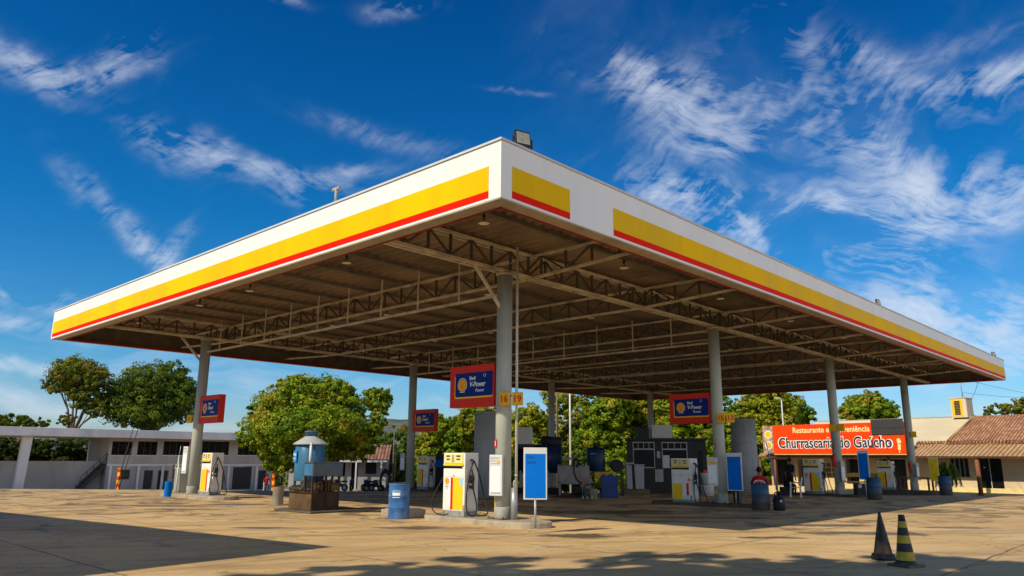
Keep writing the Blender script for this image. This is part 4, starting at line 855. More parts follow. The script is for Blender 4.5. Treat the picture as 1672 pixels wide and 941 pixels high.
# jug with a pole broom
q=gp(1273,834); t=thing('black_jerrycan','round black jerrycan standing on the shaded concrete','jerrycan',(q.x,q.y,0),0)
MB().lathe([(.17,0),(.20,.04),(.20,.34),(.15,.44),(.06,.48),(.06,.54)],n=20).build('can_body',M['black'],t); MB().tube([(-.12,0,.42),(-.14,0,.56),(.0,0,.62),(.1,0,.56),(.1,0,.45)],.02).build('handle',M['black'],t); MB().cyl((.0,-.2,.32),(.0,-.215,.32),.035).build('cap',M['plasticwhite'],t)
q3=at(1255,26.4,1.62); tag(MB().cyl((0,0,0),(q3.x-q.x-.03,q3.y-q.y-.0,1.05+.62),.014,n=8).build('broom_handle',M['bluesticker'],loc=(q.x-.02,q.y+.0,.62-.02)),'thin blue pole leaning out of the black jerrycan','pole')
# drum clutter behind third drum
q=gp(1404,812); t=thing('dark_bucket','dark square canister with a grey lid left of the third drum','canister',(q.x+.1,q.y+.1,0),0)
MB().box(-.25,.28,-.2,.2,0,.62).build('can_body',M['dark'],t,bevel=.03); MB().cyl((-.1,-.21,.5),(-.1,-.23,.5),.09,n=16).build('cap',M['galv'],t)
# white plastic chair
def chair(P,rz,label):
    t=thing('plastic_chair',label,'chair',P,rz,'white plastic chairs')
    MB().box(-.22,.22,-.22,.22,.43,.455).build('seat',M['plasticwhite'],t,bevel=.01)
    for x,y in ((-.2,-.2),(.2,-.2),(-.2,.2),(.2,.2)): MB().bar((x,y,.43),(x*1.18,y*1.18,0),.045).build('leg',M['plasticwhite'],t)
    mb=MB(); mb.tube([(-.21,.22,.44),(-.2,.27,.7),(-.15,.30,.86),(0,.31,.9),(.15,.30,.86),(.2,.27,.7),(.21,.22,.44)],.022); mb.bar((-.07,.22,.44),(-.06,.30,.87),.05,.015); mb.bar((.07,.22,.44),(.06,.30,.87),.05,.015); mb.build('backrest',M['plasticwhite'],t)
    for s in (-1,1): MB().tube([(s*.21,.25,.64),(s*.24,0,.66),(s*.23,-.18,.62),(s*.21,-.2,.44)],.02).build('armrest',M['plasticwhite'],t)
    return t
# ------------------------------------------------------------------ people
def person(P,rz,label,joints,edges,rads,zones,hairc,extra=None,group=None):
    """one continuous skinned body; joints in local metres, facing -y"""
    me=bpy.data.meshes.new('person'); names=list(joints); me.from_pydata([joints[k] for k in names],[(names.index(a),names.index(b)) for a,b in edges],[])
    o=bpy.data.objects.new('tmp',me); COL.objects.link(o); md=o.modifiers.new('s','SKIN'); md.use_smooth_shade=True
    for i,k in enumerate(names): r=rads[k]; me.skin_vertices[0].data[i].radius=(r if isinstance(r,tuple) else (r,r))
    me.skin_vertices[0].data[names.index('pelvis')].use_root=True
    ss=o.modifiers.new('u','SUBSURF'); ss.levels=2; ss.render_levels=2
    dg=bpy.context.evaluated_depsgraph_get(); m2=bpy.data.meshes.new_from_object(o.evaluated_get(dg)); bpy.data.objects.remove(o)
    mats=list(dict.fromkeys(z for z in zones.values())); m2.materials.clear()
    for m in mats: m2.materials.append(M[m])
    J={k:Vector(v) for k,v in joints.items()}; E=[(J[a],J[b],zones.get(b,zones.get(a))) for a,b in edges]
    for p in m2.polygons:
        c=p.center; best=None
        for a,b,z in E:
            d=b-a; t=max(0,min(1,(c-a).dot(d)/max(d.length_squared,1e-9))); dd=(a+d*t-c).length
            if best is None or dd<best[0]: best=(dd,z)
        p.material_index=mats.index(best[1]); p.use_smooth=True
    b=bpy.data.objects.new('person',m2); COL.objects.link(b); b.location=P; b.rotation_euler=(0,0,rz); tag(b,label,'person',group)
    h=J['head']; mb=MB(); mb.ball((h.x,h.y+.018,h.z+.035),.104,(.92,1.05,1.02),16); mb.build('hair',M[hairc],b)
    mb=MB(); mb.ball((h.x,h.y-.108,h.z-.005),.016,(.8,1.3,1.4),8); mb.ball((h.x-.09,h.y,h.z-.01),.025,(.4,.9,1.2),8); mb.ball((h.x+.09,h.y,h.z-.01),.025,(.4,.9,1.2),8); mb.build('nose_and_ears',M['skin'],b)
    mb=MB(); mb.ball((h.x-.035,h.y-.092,h.z+.015),.011,(1,.5,.7),8); mb.ball((h.x+.035,h.y-.092,h.z+.015),.011,(1,.5,.7),8); mb.rbox((h.x,h.y-.092,h.z-.05),(.045,.01,.008)); mb.build('eyes_and_mouth',M['hair'],b)
    return b
def body_def(sit=True,lean=0.,arm='lap'):
    J={};E=[];Rd={}
    hz=.50 if sit else .92
    J['pelvis']=(0,0,hz); J['waist']=(0,-.02-lean*.3,hz+.17); J['chest']=(0,-lean*.7,hz+.36); J['collar']=(0,-lean,hz+.50); J['neck']=(0,-lean-.01,hz+.58); J['chin']=(0,-lean-.02,hz+.65); J['head']=(0,-lean-.02,hz+.73); J['crown']=(0,-lean-.01,hz+.82)
    Rd.update(pelvis=(.16,.12),waist=(.14,.10),chest=(.165,.115),collar=(.11,.08),neck=.052,chin=.066,head=.088,crown=.055)
    E+=[('pelvis','waist'),('waist','chest'),('chest','collar'),('collar','neck'),('neck','chin'),('chin','head'),('head','crown')]
    for s,n in ((-1,'l'),(1,'r')):
        J[n+'sh']=(s*.185,-lean,hz+.47); 
        if arm=='lap': J[n+'el']=(s*.25,-lean-.05,hz+.20); J[n+'wr']=(s*.17,-lean-.27,hz+.13); J[n+'ha']=(s*.13,-lean-.35,hz+.11); fd=Vector((-s*.3,-.9,-.1))
        elif arm=='table': J[n+'el']=(s*.30,-lean-.12,hz+.27); J[n+'wr']=(s*.18,-lean-.34,hz+.33); J[n+'ha']=(s*.14,-lean-.42,hz+.34); fd=Vector((-s*.3,-.9,0))
        else: J[n+'el']=(s*.24,.02,hz+.19); J[n+'wr']=(s*.25,-.06,hz-.05); J[n+'ha']=(s*.25,-.08,hz-.13); fd=Vector((0,-.15,-1))
        Rd.update({n+'sh':.075,n+'el':.045,n+'wr':.03,n+'ha':(.04,.022)})
        E+=[('collar',n+'sh'),(n+'sh',n+'el'),(n+'el',n+'wr'),(n+'wr',n+'ha')]
        fd.normalize(); sd=Vector((1,0,0)) if abs(fd.x)<.9 else Vector((0,1,0)); hd=Vector(J[n+'ha'])
        for i,(off,ln) in enumerate(((-.028,.06),(-.010,.072),(.010,.068),(.028,.052))):
            k=n+'f%d'%i; J[k]=tuple(hd+sd*off+fd*(ln*.6)); J[k+'t']=tuple(hd+sd*off+fd*ln+Vector((0,0,-.02))); Rd[k]=.009; Rd[k+'t']=.007; E+=[(n+'ha',k),(k,k+'t')]
        k=n+'th'; J[k]=tuple(hd+sd*(-s*.05)+fd*.015); Rd[k]=.010; E.append((n+'ha',k))
        J[n+'hip']=(s*.10,-.0,hz-.03); Rd[n+'hip']=.095
        if sit: J[n+'kn']=(s*.14,-.42,hz+.0); J[n+'an']=(s*.14,-.40,.09); 
        else: J[n+'kn']=(s*.11,-.02,.49); J[n+'an']=(s*.11,.02,.09)
        J[n+'to']=(s*.15,J[n+'an'][1]-.17,.04); Rd.update({n+'kn':.065,n+'an':.042,n+'to':.035}); E+=[('pelvis',n+'hip'),(n+'hip',n+'kn'),(n+'kn',n+'an'),(n+'an',n+'to')]
    return J,E,Rd
def zones(top,bot,shoe,short=True,names=()):
    z={k:top for k in ('pelvis','waist','chest','collar')}; z.update({k:'skin' for k in ('neck','chin','head','crown')})
    for n in 'lr':
        z.update({n+'sh':top,n+'el':top,n+'wr':'skin' if short else top,n+'ha':'skin',n+'th':'skin',n+'hip':bot,n+'kn':bot,n+'an':bot,n+'to':shoe})
        for i in range(4): z[n+'f%d'%i]='skin'; z[n+'f%dt'%i]='skin'
    return z
J,E_,Rd=body_def(True,.10,'table'); q=at(1244,27.8)
person((q.x-.02,q.y,.06),PI-.35,'person in a red shirt with black hair sitting behind the dull blue drum',J,E_,Rd,zones('shirtred','jeans','black'),'hair')
chair((q.x-.02,q.y,.05),PI-.35,'white plastic chair under the person in red')
J,E_,Rd=body_def(False,.06,'down'); q=at(1292,37.2)
person((q.x,q.y,0),2.2,'person in dark clothes standing left of the third right pump',J,E_,Rd,zones('clothdark','clothdark','black',True),'hair')
q=at(1300,35.6); chair((q.x,q.y,0),-2.0,'empty white plastic chair left of the third right pump')
J,E_,Rd=body_def(True,.1,'lap'); q=at(1284,37.8)
person((q.x,q.y,0),1.6,'person in dark clothes sitting low beside the white chair',J,E_,Rd,zones('clothdark','clothdark','black',False),'hair')
q2=tag(MB().box(-.24,.24,-.22,.22,0,.40).build('seat_crate',M['dark'],loc=(q.x,q.y,0),bevel=.01),'dark crate the low sitting person rests on','crate')
J,E_,Rd=body_def(True,.05,'lap'); q=at(436,66)
person((q.x,q.y,gz(66)+.02),.4,'tiny far person in a red top seated by the long building',J,E_,Rd,zones('shirtred','jeans','black'),'hair')
chair((q.x,q.y,gz(66)+.02),.4,'far white chair under the tiny person by the long building')
# ------------------------------------------------------------------ cones
c1=gp(1443,914); t=thing('traffic_cone','faded dirty brown traffic cone without stripes','traffic cone',(c1.x,c1.y,0),.3,'traffic cones')
MB().lathe([(.155,.09),(.15,.10),(.02,.78),(.012,.79)],n=28).build('cone_body',M['conedirty'],t)
MB().lathe([(.19,0),(.205,.02),(.205,.045),(.19,.055),(.185,.09),(.155,.105)],n=28).build('base',M['black'],t)
c2=gp(1480,925); t=thing('traffic_cone','black and yellow striped traffic cone','traffic cone',(c2.x,c2.y,0),.2,'traffic cones')
r0,r1=.150,.045; H=.80
def rc(z): return r0+(r1-r0)*(z-.05)/(H-.05)
MB().rbox((0,0,.02),(.40,.40,.04),rz=.25).lathe([(.185,.04),(.165,.055),(.155,.07)],n=28).build('base',M['coneblack'],t,bevel=.012)
mb=MB()
for z0,z1,mi in ((.06,.10,0),(.10,.23,1),(.23,.36,0),(.36,.48,1),(.48,.60,0),(.60,.70,1),(.70,.80,0)):
    mb.mi=mi; mb.lathe([(rc(z0),z0),(rc(z1),z1)],n=28,cap=(z1==.80))
mb.build('cone_body',[M['coneblack'],M['coneyellow']],t)
# ------------------------------------------------------------------ restaurant on the right
RP=Vector((30.3,59.2,0)); RE=(.643,-.766); RRZ=math.atan2(RE[1],RE[0]); rg=-.62
def rx(px,py=745): return hit(px,py,RP,RE)[0]
def rz_(px,py): return hit(px,py,RP,RE)[1]
rest=thing('restaurant','long beige restaurant with clay tile and cream sheet roofs','building',(RP.x,RP.y,0),RRZ)
X0,X1=rx(1238),rx(1672)+7
def S(px0,px1,py0,py1): return (rx(px0),rx(px1),rz_((px0+px1)/2,py1),rz_((px0+px1)/2,py0))
yw=1.9   # wall set back behind the awning edge
def sw(px0,px1,z0,z1):   # openings on the set-back wall
    Pw=RP+Vector((.766,.643,0))*yw; return (hit(px0,770,Pw,RE)[0],hit(px1,770,Pw,RE)[0],z0,z1)
winr=sw(1553,1583,.50,2.0); doorr=sw(1597,1637,-.54,2.0); open1=sw(1262,1287,-.54,1.75); open2=sw(1302,1338,-.54,1.75); open3=sw(1340,1376,.3,1.5); open4=sw(1381,1402,-.2,1.8); open5=sw(1436,1480,-.54,1.8)
mb=MB(); openwall(mb,X0,X1,-1.3,2.25,[winr,doorr,open1,open2,open3,open4,open5],yw,yw+.2); mb.box(X0,X0+.2,yw+.2,yw+9,-1.3,2.25); mb.box(X1-.2,X1,yw+.2,yw+9,-1.3,2.25); mb.box(X0,X1,yw+9,yw+9.2,-1.3,2.25); mb.build('wall',M['wallbeige'],rest)
mb=MB(); mb.box(X0,X1,.35,yw-.002,-1.3,-.55); mb.build('step',M['plinth'],rest,bevel=.02)
MB().box(rx(1480),X1,yw-.06,yw-.003,-.549,-.22).build('plinth',M['plinth'],rest)
for o in (winr,):
    x0,x1,z0,z1=o; f=MB(); 
    for k in range(5): xx=x0+(x1-x0)*k/4; f.box(xx-.03,xx+.03,yw+.02,yw+.08,z0,z1)
    f.box(x0,x1,yw+.03,yw+.07,z0,z0+.05); f.box(x0,x1,yw+.03,yw+.07,z1-.05,z1)
    ff=f.build('window',M['frame'],rest); MB().box(x0,x1,yw+.10,yw+.11,z0,z1).build('pane',M['glassdark'],ff); MB().box(x0-.05,x1+.05,yw-.05,yw-.002,z0-.07,z0).build('sill',M['plinth'],ff)
x0,x1,z0,z1=doorr; dd=MB().box(x0+.03,(x0+x1)/2-.02,yw+.04,yw+.09,z0,z1).box((x0+x1)/2+.02,x1-.03,yw+.04,yw+.09,z0,z1).build('door',M['glassdark'],rest)
MB().box((x0+x1)/2-.018,(x0+x1)/2+.018,yw+.02,yw+.08,z0,z1).box(x0+.4,x0+.5,yw+.025,yw+.038,1.2,1.3).build('handle',M['plasticwhite'],dd)
for o in (open1,open2,open4,open5): MB().box(o[0],o[1],yw+.8,yw+.85,o[2],o[3]).build('dark_doorway',M['dark'],rest)  # dark sheets standing in for the unlit room behind the openings
x0,x1,z0,z1=open3; f=MB(); 
for k in range(5): xx=x0+(x1-x0)*k/4; f.box(xx-.025,xx+.025,yw+.03,yw+.08,z0,z1)
for k in range(4): zz=z0+(z1-z0)*k/3; f.box(x0,x1,yw+.035,yw+.075,zz-.025,zz+.025)
ff=f.build('window',M['plinth'],rest); MB().box(x0,x1,yw+.12,yw+.13,z0,z1).build('pane',pbr('frosted_pane',(.16,.12,.07),.4),ff)
for px in (1238,1262,1592,1448): xx=rx(px); MB().cyl((xx,.25,-.9),(xx,.25,2.0),.15 if px==1592 else .09,n=14).build('post',M['brownwood'],rest)
# awning of weathered tiles
za,zb=rz_(1580,744.5),rz_(1580,729)
def slope(name,m,P4,par,th=.05):
    """roof sheet from 4 corner points given as local coords; own object so tile texture runs up the slope"""
    a,b,c_,d_=[Vector(p) for p in P4]; xa=(b-a).normalized(); nn=(b-a).cross(d_-a).normalized(); ya=nn.cross(xa)
    Mx=Matrix((( xa.x,ya.x,nn.x),(xa.y,ya.y,nn.y),(xa.z,ya.z,nn.z))).to_4x4(); Mx.translation=a; inv=Mx.inverted()
    mb=MB(); Q=[inv@p for p in (a,b,c_,d_)]; mb.hexa([(q.x,q.y,-th) for q in Q]+[(q.x,q.y,0) for q in Q])
    o=mb.build(name,m,par); o.matrix_local=Mx; return o
slope('awning_roof',M['tilestrip'],[(rx(1478),-.1,za),(X1,-.1,za),(X1,yw+.6,zb+.2),(rx(1478),yw+.6,zb+.2)],rest)
slope('awning_roof',M['tilestrip'],[(X0,-.02,za),(rx(1478)-.003,-.02,za),(rx(1478)-.003,yw+.6,zb+.12),(X0,yw+.6,zb+.12)],rest)
mb=MB(); mb.box(X0,X1,-.0,.10,za-.16,za-.055); mb.build('eave_board',M['brownwood'],rest)
# ragged tile ends along the upper eave
mb=MB(); xx=rx(1478)
while xx<X1: mb.cyl((xx,yw+.45,zb+.27+random.uniform(-.015,.02)),(xx,yw+.9,zb+.42),.085,n=8); xx+=.235
mb.build('eave_tiles',M['tileclay'],rest)
yr=yw+6.2; ye=yw+.5; RN=Vector((.766,.643,0)); zr=hit(1590,680,RP+RN*yr,RE)[1]; zee=zb+.22
def rxb(px,py,back): return hit(px,py,RP+RN*back,RE)[0]
xA,xB=rxb(1543,727,ye),rxb(1592,680,yr)
slope('tile_roof',M['tileclay'],[(xA,ye,zee),(X1,ye,zee),(X1,yr,zr),(xB,yr,zr)],rest)
# cream sheet roof on the left in the same slope, slightly lower
xC=rxb(1272,705,ye); xD=rxb(1334,686,yr)
slope('cream_roof',M['cream'],[(xC,ye,zee-.03),(xA,ye,zee-.03),(xB,yr,zr-.03),(xD,yr,zr-.03)],rest)
slope('rear_roof',M['tileclay'],[(X1,yr,zr),(xD,yr,zr-.02),(xD,yr+5.5,zee),(X1,yr+5.5,zee)],rest)
mb=MB(); xx=xD
while xx<xB: mb.cyl((xx,yr,zr-.02),(xx+.2,yr,zr-.02),.07,n=8); xx+=.27
mb.build('ridge_cap',M['soffit'],rest)
mb=MB()
for k in range(18): t_=k/18; mb.cyl((xA+(xB-xA)*t_,ye+(yr-ye)*t_,zee+(zr-zee)*t_+.03),(xA+(xB-xA)*(t_+.05),ye+(yr-ye)*(t_+.05),zee+(zr-zee)*(t_+.05)+.06),.09,n=8)
mb.build('hip_tiles',M['tilestrip'],rest)
mb=MB(); mb.poly([(X1-.1,yw,2.25),(X1-.1,yr,zr-.06),(X1-.1,yr+5.4,2.25)]); mb.poly([(X0+.1,yw,2.1),(X0+.1,yr,zr-1.2),(X0+.1,yr+5.4,2.1)]); mb.build('gable',M['wallbeige'],rest)
# big sign
sx0,sx1=rx(1266,720),rx(1480.5,715); sz0,sz1=rz_(1370,741.5),rz_(1370,692)
sgn=thing('restaurant_sign','long orange restaurant sign with white outlined black lettering above the entrance','sign',(RP.x,RP.y,0),RRZ)
ys=-.35
MB().box(sx0,sx1,ys,ys+.18,sz0,sz1).build('sign_board',M['signorange'],sgn,bevel=.01)
Hs=sz1-sz0; sc_=(sx1-sx0)
def fitx(px): return rx(px,718)
def fittext(name,body,size,m,cx,w,y,z,offset=0,depth=.006):
    o=text(name,body,size,M[m],sgn,(cx,y,z),offset=offset,depth=depth); bw=o.dimensions.x if o.dimensions.x>0 else 1
    xs=[v.co.x for v in o.data.vertices]; bw=max(xs)-min(xs); k=w/bw; mid=(max(xs)+min(xs))/2
    for v in o.data.vertices: v.co.x=(v.co.x-mid)*k
    return o
cxm=(fitx(1275)+fitx(1459))/2; wm=fitx(1459)-fitx(1275)
fittext('lettering_outline','Churrascaria do Gaúcho',Hs*.50,'lettwhite',cxm,wm*1.02,ys-.010,sz0+Hs*.36,offset=.075,depth=.004)
fittext('lettering','Churrascaria do Gaúcho',Hs*.50,'lettdark',cxm,wm,ys-.022,sz0+Hs*.36,offset=.020,depth=.004)
fittext('lettering','Restaurante e Conveniência',Hs*.27,'lettcream',(fitx(1299)+fitx(1425))/2,fitx(1425)-fitx(1299),ys-.012,sz0+Hs*.80,offset=.012)
MB().box(fitx(1428),sx1+.01,ys-.06,ys-.003,sz0+Hs*.60,sz1+.22).build('blank_panel',M['kiosk'],sgn,bevel=.01)
MB().box(fitx(1428),sx1+.005,ys-.068,ys-.062,sz0+Hs*.80,sz0+Hs*.825).build('panel_seam',M['dark'],sgn)
# small drink glass drawing at the right end
cx=fitx(1471); mb=MB(); mb.prism([(cx-.10,sz0+.75),(cx+.16,sz0+.85),(cx+.12,sz0+1.05),(cx-.02,sz0+1.2),(cx-.2,sz0+1.1)],ys-.012,ys-.003); mb.prism([(cx-.14,sz0+.3),(cx+.06,sz0+.28),(cx+.1,sz0+.74),(cx-.12,sz0+.72)],ys-.012,ys-.003); mb.box(cx-.08,cx+.0,ys-.012,ys-.003,sz0+.1,sz0+.22); mb.build('drink_picture',M['lettcream'],sgn)
MB().box(sx0,sx1,ys+.02,ys+.5,sz0-.07,sz0-.003).build('bottom_rail',M['plinth'],sgn)
# food picture panel on the left of the sign
fp=thing('food_picture','picture panel with two round plates of food left of the orange sign','picture',(RP.x,RP.y,0),RRZ)
fx0,fx1=fitx(1249),sx0-.01
mb=MB(); mb.box(fx0,fx1,ys+.01,ys+.16,sz0+.05,sz1-.02); mb.build('panel',pbr('food_print',(.42,.26,.16),.5,0,.6,6,.5,(.75,.70,.62),dscale=5),fp)
for z,m in ((sz0+Hs*.68,'logoyellow'),(sz0+Hs*.30,'benchyellow')):
    MB().cyl(((fx0+fx1)/2+.05,ys+.009,z),((fx0+fx1)/2+.05,ys-.004,z),.36,n=24).build('plate',M['lettwhite'],fp); MB().cyl(((fx0+fx1)/2+.05,ys-.005,z),((fx0+fx1)/2+.05,ys-.012,z),.28,n=20).build('food',M[m],fp)
# water cooler box with antenna on the roof ridge
q=hit(1575,680,RP+Vector((.766,.643,0))*yr,RE); cxr=q[0]
t=thing('air_cooler','square cream evaporative cooler with yellow louvre on the roof ridge','air cooler',(RP.x,RP.y,0),RRZ)
kk=.48; MB().box(cxr-kk-.25,cxr+kk,yr-.7,yr+.7,zr-.1,zr+1.45).build('housing',M['cream'],t,bevel=.03)
MB().box(cxr-kk-.15,cxr+.18,yr-.72,yr-.702,zr+.0,zr+1.35).build('louvre_frame',M['plateyellow'],t)
mb=MB(); 
for k in range(9): mb.box(cxr-kk+.05,cxr+.0,yr-.74,yr-.7205,zr+.12+k*.13,zr+.22+k*.13)
mb.build('louvre',M['dark'],t); MB().box(cxr-kk-.3,cxr+kk+.05,yr-.75,yr+.75,zr+1.451,zr+1.52).build('lid',M['plinth'],t)
t=thing('antenna_mast','thin antenna mast rising above the rooftop cooler','antenna',(RP.x,RP.y,0),RRZ)
MB().cyl((cxr-.05,yr+.2,zr+1.5),(cxr-.05,yr+.2,zr+3.6),.035,n=8).build('mast',M['galv'],t); MB().tube([(cxr-.05,yr+.2,zr+2.9),(cxr-.35,yr+.2,zr+3.0),(cxr-.4,yr+.2,zr+3.5)],.02).build('arm',M['galv'],t)
def wire(p,q,sag,label):
    p,q=Vector(p),Vector(q); pts=[p.lerp(q,k/8)-Vector((0,0,sag*4*(k/8)*(1-k/8))) for k in range(9)]
    mb=MB(); mb.tube(pts,.012,n=5,res=3); return tag(mb.build('overhead_wire',M['black']),label,'wire','thin overhead wires')
mt=RP+Vector((RE[0],RE[1],0))*(cxr-.05)+Vector((.766,.643,0))*(yr+.2); 
wire(W(.6,R_-4,6.6),(mt.x,mt.y,zr+1.9),.9,'overhead wire sagging from the canopy end to the antenna')
wire((mt.x,mt.y,zr+3.2),(mt.x+14,mt.y-3,zr+.6),.5,'overhead wire running right from the antenna')
wire((mt.x,mt.y,zr+2.0),(mt.x+16,mt.y+1,zr+1.9),.4,'lower overhead wire running right behind the clay roof')
# awkward furniture by the restaurant: table, bench, plant
q=at(1497,48.4); gq=gz(48.4); t=thing('picnic_table','brown wooden table in front of the restaurant wall','table',(q.x,q.y,gq),RRZ)
MB().box(-.95,.95,-.4,.4,1.02,1.09).build('tabletop',M['brownwood'],t); 
for x in (-.85,.85): MB().box(x-.05,x+.05,-.35,-.27,0,1.02).build('leg',M['brownwood'],t); MB().box(x-.05,x+.05,.27,.35,0,1.02).build('leg',M['brownwood'],t)
q=at(1405,47.5); t=thing('yellow_bench','yellow painted bench behind the far blue price board','bench',(q.x,q.y,gz(47.5)),RRZ*.6)
MB().box(-1.1,1.1,-.25,.25,.72,.80).build('seat',M['benchyellow'],t,bevel=.02); MB().box(-1.1,1.1,.22,.27,1.05,1.30).build('backrest',M['benchyellow'],t,bevel=.02)
for x in (-.95,.95):
    MB().box(x-.05,x+.05,-.2,.26,0,.72).build('leg',M['dark'],t); MB().box(x-.04,x+.04,.2,.25,.8,1.06).build('leg',M['dark'],t)
q=at(1548,47.2); t=thing('potted_palm','small drooping green palm behind the rightmost drum','palm plant',(q.x,q.y,gz(47)),0)
MB().lathe([(.18,0),(.24,.4),(.26,.42)],n=18).build('pot',M['black'],t)
mb=MB()
for k in range(46):
    th=random.uniform(0,2*PI); l=random.uniform(.4,.85); h=random.uniform(1.2,2.0); w=.06; n_=Vector((math.cos(th),math.sin(th),0)); s_=Vector((-n_.y,n_.x,0))*w
    P=[Vector((0,0,.4)),n_*l*.25+Vector((0,0,h*.75)),n_*l*.6+Vector((0,0,h)),n_*l*.9+Vector((0,0,h*.72)),n_*l+Vector((0,0,h*.35))]
    for i in range(4):
        a_,b_=P[i],P[i+1]; ww=s_*(.4+.6*math.sin(PI*(i+.5)/4)); mb.poly([a_-ww,a_+ww,b_+ww*.8,b_-ww*.8])
o=mb.build('fronds',M['leafC'],t)
# ------------------------------------------------------------------ long building on the left
LP=at(-40,62.0); LE0=(at(455,80.0)-LP); LE0.z=0; LE0.normalize(); LE=(LE0.x,LE0.y); LN_=(-LE[1],LE[0]); LRZ=math.atan2(LE[1],LE[0])
def lx(px,py=750,back=0.): return hit(px,py,LP+Vector((LN_[0],LN_[1],0))*back,LE)[0]
def lz(px,py,back=0.): return hit(px,py,LP+Vector((LN_[0],LN_[1],0))*back,LE)[1]
lb=thing('long_building','long two storey grey white building with a flat overhanging roof slab and dark windows','building',(LP.x,LP.y,0),LRZ)
XL=-6; XR=lx(446); zs0,zs1=lz(200,715),lz(200,702)
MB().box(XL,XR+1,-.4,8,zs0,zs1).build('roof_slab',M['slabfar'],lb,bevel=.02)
bk=1.6; xw0=lx(176,750,bk); xe=lx(446,750,bk)
wins=[(lx(a,730,bk),lx(b,730,bk),lz((a+b)/2,743.5,bk),lz((a+b)/2,721,bk)) for a,b in ((183,216),(225,257),(267,309),(330,374),(389,425))]
ops=[]; doors=[]
for a,b,top,bot in ((196,212,767,783),(235,250,768,799),(258,275,768,799),(356,366,768,799),(380,411,762,799),(422,435,768,799)):
    o=(lx(a,775,bk),lx(b,775,bk),max(lz((a+b)/2,bot,bk),-3),lz((a+b)/2,top,bk)); doors.append(o)
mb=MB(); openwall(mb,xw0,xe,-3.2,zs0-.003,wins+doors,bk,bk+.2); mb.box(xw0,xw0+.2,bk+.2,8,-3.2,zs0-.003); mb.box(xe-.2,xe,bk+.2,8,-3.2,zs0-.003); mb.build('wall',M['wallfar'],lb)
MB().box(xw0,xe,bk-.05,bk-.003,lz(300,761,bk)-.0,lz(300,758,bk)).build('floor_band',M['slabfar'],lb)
for i,(x0,x1,z0,z1) in enumerate(wins):
    f=MB(); n=4 if i>1 else 3
    for k in range(n+1): xx=x0+(x1-x0)*k/n; f.box(xx-.03,xx+.03,bk+.03,bk+.09,z0,z1)
    f.box(x0,x1,bk+.035,bk+.085,z0,z0+.05); f.box(x0,x1,bk+.035,bk+.085,z1-.05,z1)
    ff=f.build('window',M['kiosk'],lb); MB().box(x0,x1,bk+.11,bk+.12,z0,z1).build('pane',M['glassdark'],ff); MB().box(x0-.06,x1+.06,bk-.06,bk-.003,z0-.08,z0).build('sill',M['slabfar'],ff)
for x0,x1,z0,z1 in doors: MB().box(x0+.05,x1-.05,bk+.10,bk+.14,z0,z1-.05).build('door',M['dark'],lb)
for px in (176,222,262,318,370,416): xx=lx(px,780,bk); MB().box(xx,xx+.22,bk-.16,bk-.052,-3.2,lz(px,761,bk)).build('pilaster',M['slabfar'],lb)
xx=lx(36); mb=MB(); mb.hexa([(xx-.32,.2,-3),(xx+.32,.2,-3),(xx+.32,.8,-3),(xx-.32,.8,-3),(xx-.1,.2,zs0),(xx+.62,.2,zs0),(xx+.62,.8,zs0),(xx-.1,.8,zs0)]); mb.build('roof_post',M['slabfar'],lb)
# yard wall with stairs
yd=thing('yard_wall','plain grey yard wall below the roof slab, left of the windows','wall',(LP.x,LP.y,0),LRZ)
MB().box(XL,xw0-.003,3.0,3.2,-3.2,lz(90,753,3.0)).build('wall_panel',M['wallfar'],yd)
stt=thing('stairs','concrete stairs climbing right against the yard wall','stairs',(LP.x,LP.y,0),LRZ)
sx_,ex_=lx(127,790,2.4),lx(170,755,2.4); z0_,z1_=lz(127,797,2.4),lz(168,757,2.4)
n=11; mb=MB()
for k in range(n): a_=sx_+(ex_-sx_)*k/n; mb.box(a_,a_+(ex_-sx_)/n+.001,1.9,2.95,z0_+(z1_-z0_)*max(0,k-1.5)/n-.05,z0_+(z1_-z0_)*(k+1)/n)
mb.build('steps',M['kiosk'],stt)
mb=MB()
for k in (0,1): mb.bar((sx_,1.85,z0_+.5+.4*k),(ex_,1.85,z1_+.5+.4*k),.05)
for k in range(5): a_=k/4; mb.bar((sx_+(ex_-sx_)*a_,1.85,z0_+(z1_-z0_)*a_),(sx_+(ex_-sx_)*a_,1.85,z0_+.9+(z1_-z0_)*a_),.05)
mb.build('railing',M['kiosk'],stt)
# striped bollard posts
def bollard(px,h,Y,label,lean=0):
    q=at(px,Y); t=thing('striped_post',label,'post',(q.x,q.y,gz(Y)-.1),0,'yellow and red striped posts')
    mb=MB(); n=6
    for k in range(n): mb.mi=k%2; mb.box(-.10,.10,-.10,.10,h*k/n,h*(k+1)/n)
    mb.build('post_shaft',[M['plateyellow'],M['signred']],t); 
    MB().box(-.11,.11,-.11,.11,h,h+.04).build('cap',M['plateyellow'],t)
    return t
bollard(194,1.68,60,'left yellow and red striped post in front of the long building'); bollard(447,1.75,62,'right yellow and red striped post by the big tree')
q=at(199,59); t=thing('leaning_poles','thin dark poles leaning up to the roof slab above the left striped post','poles',(q.x,q.y,gz(59)),0)
MB().cyl((-.15,0,0),(.25,1.2,4.7),.03,n=8).build('pole',M['dark'],t); MB().cyl((-.35,0,0),(-.15,1.2,4.7),.03,n=8).build('pole',M['rust'],t)
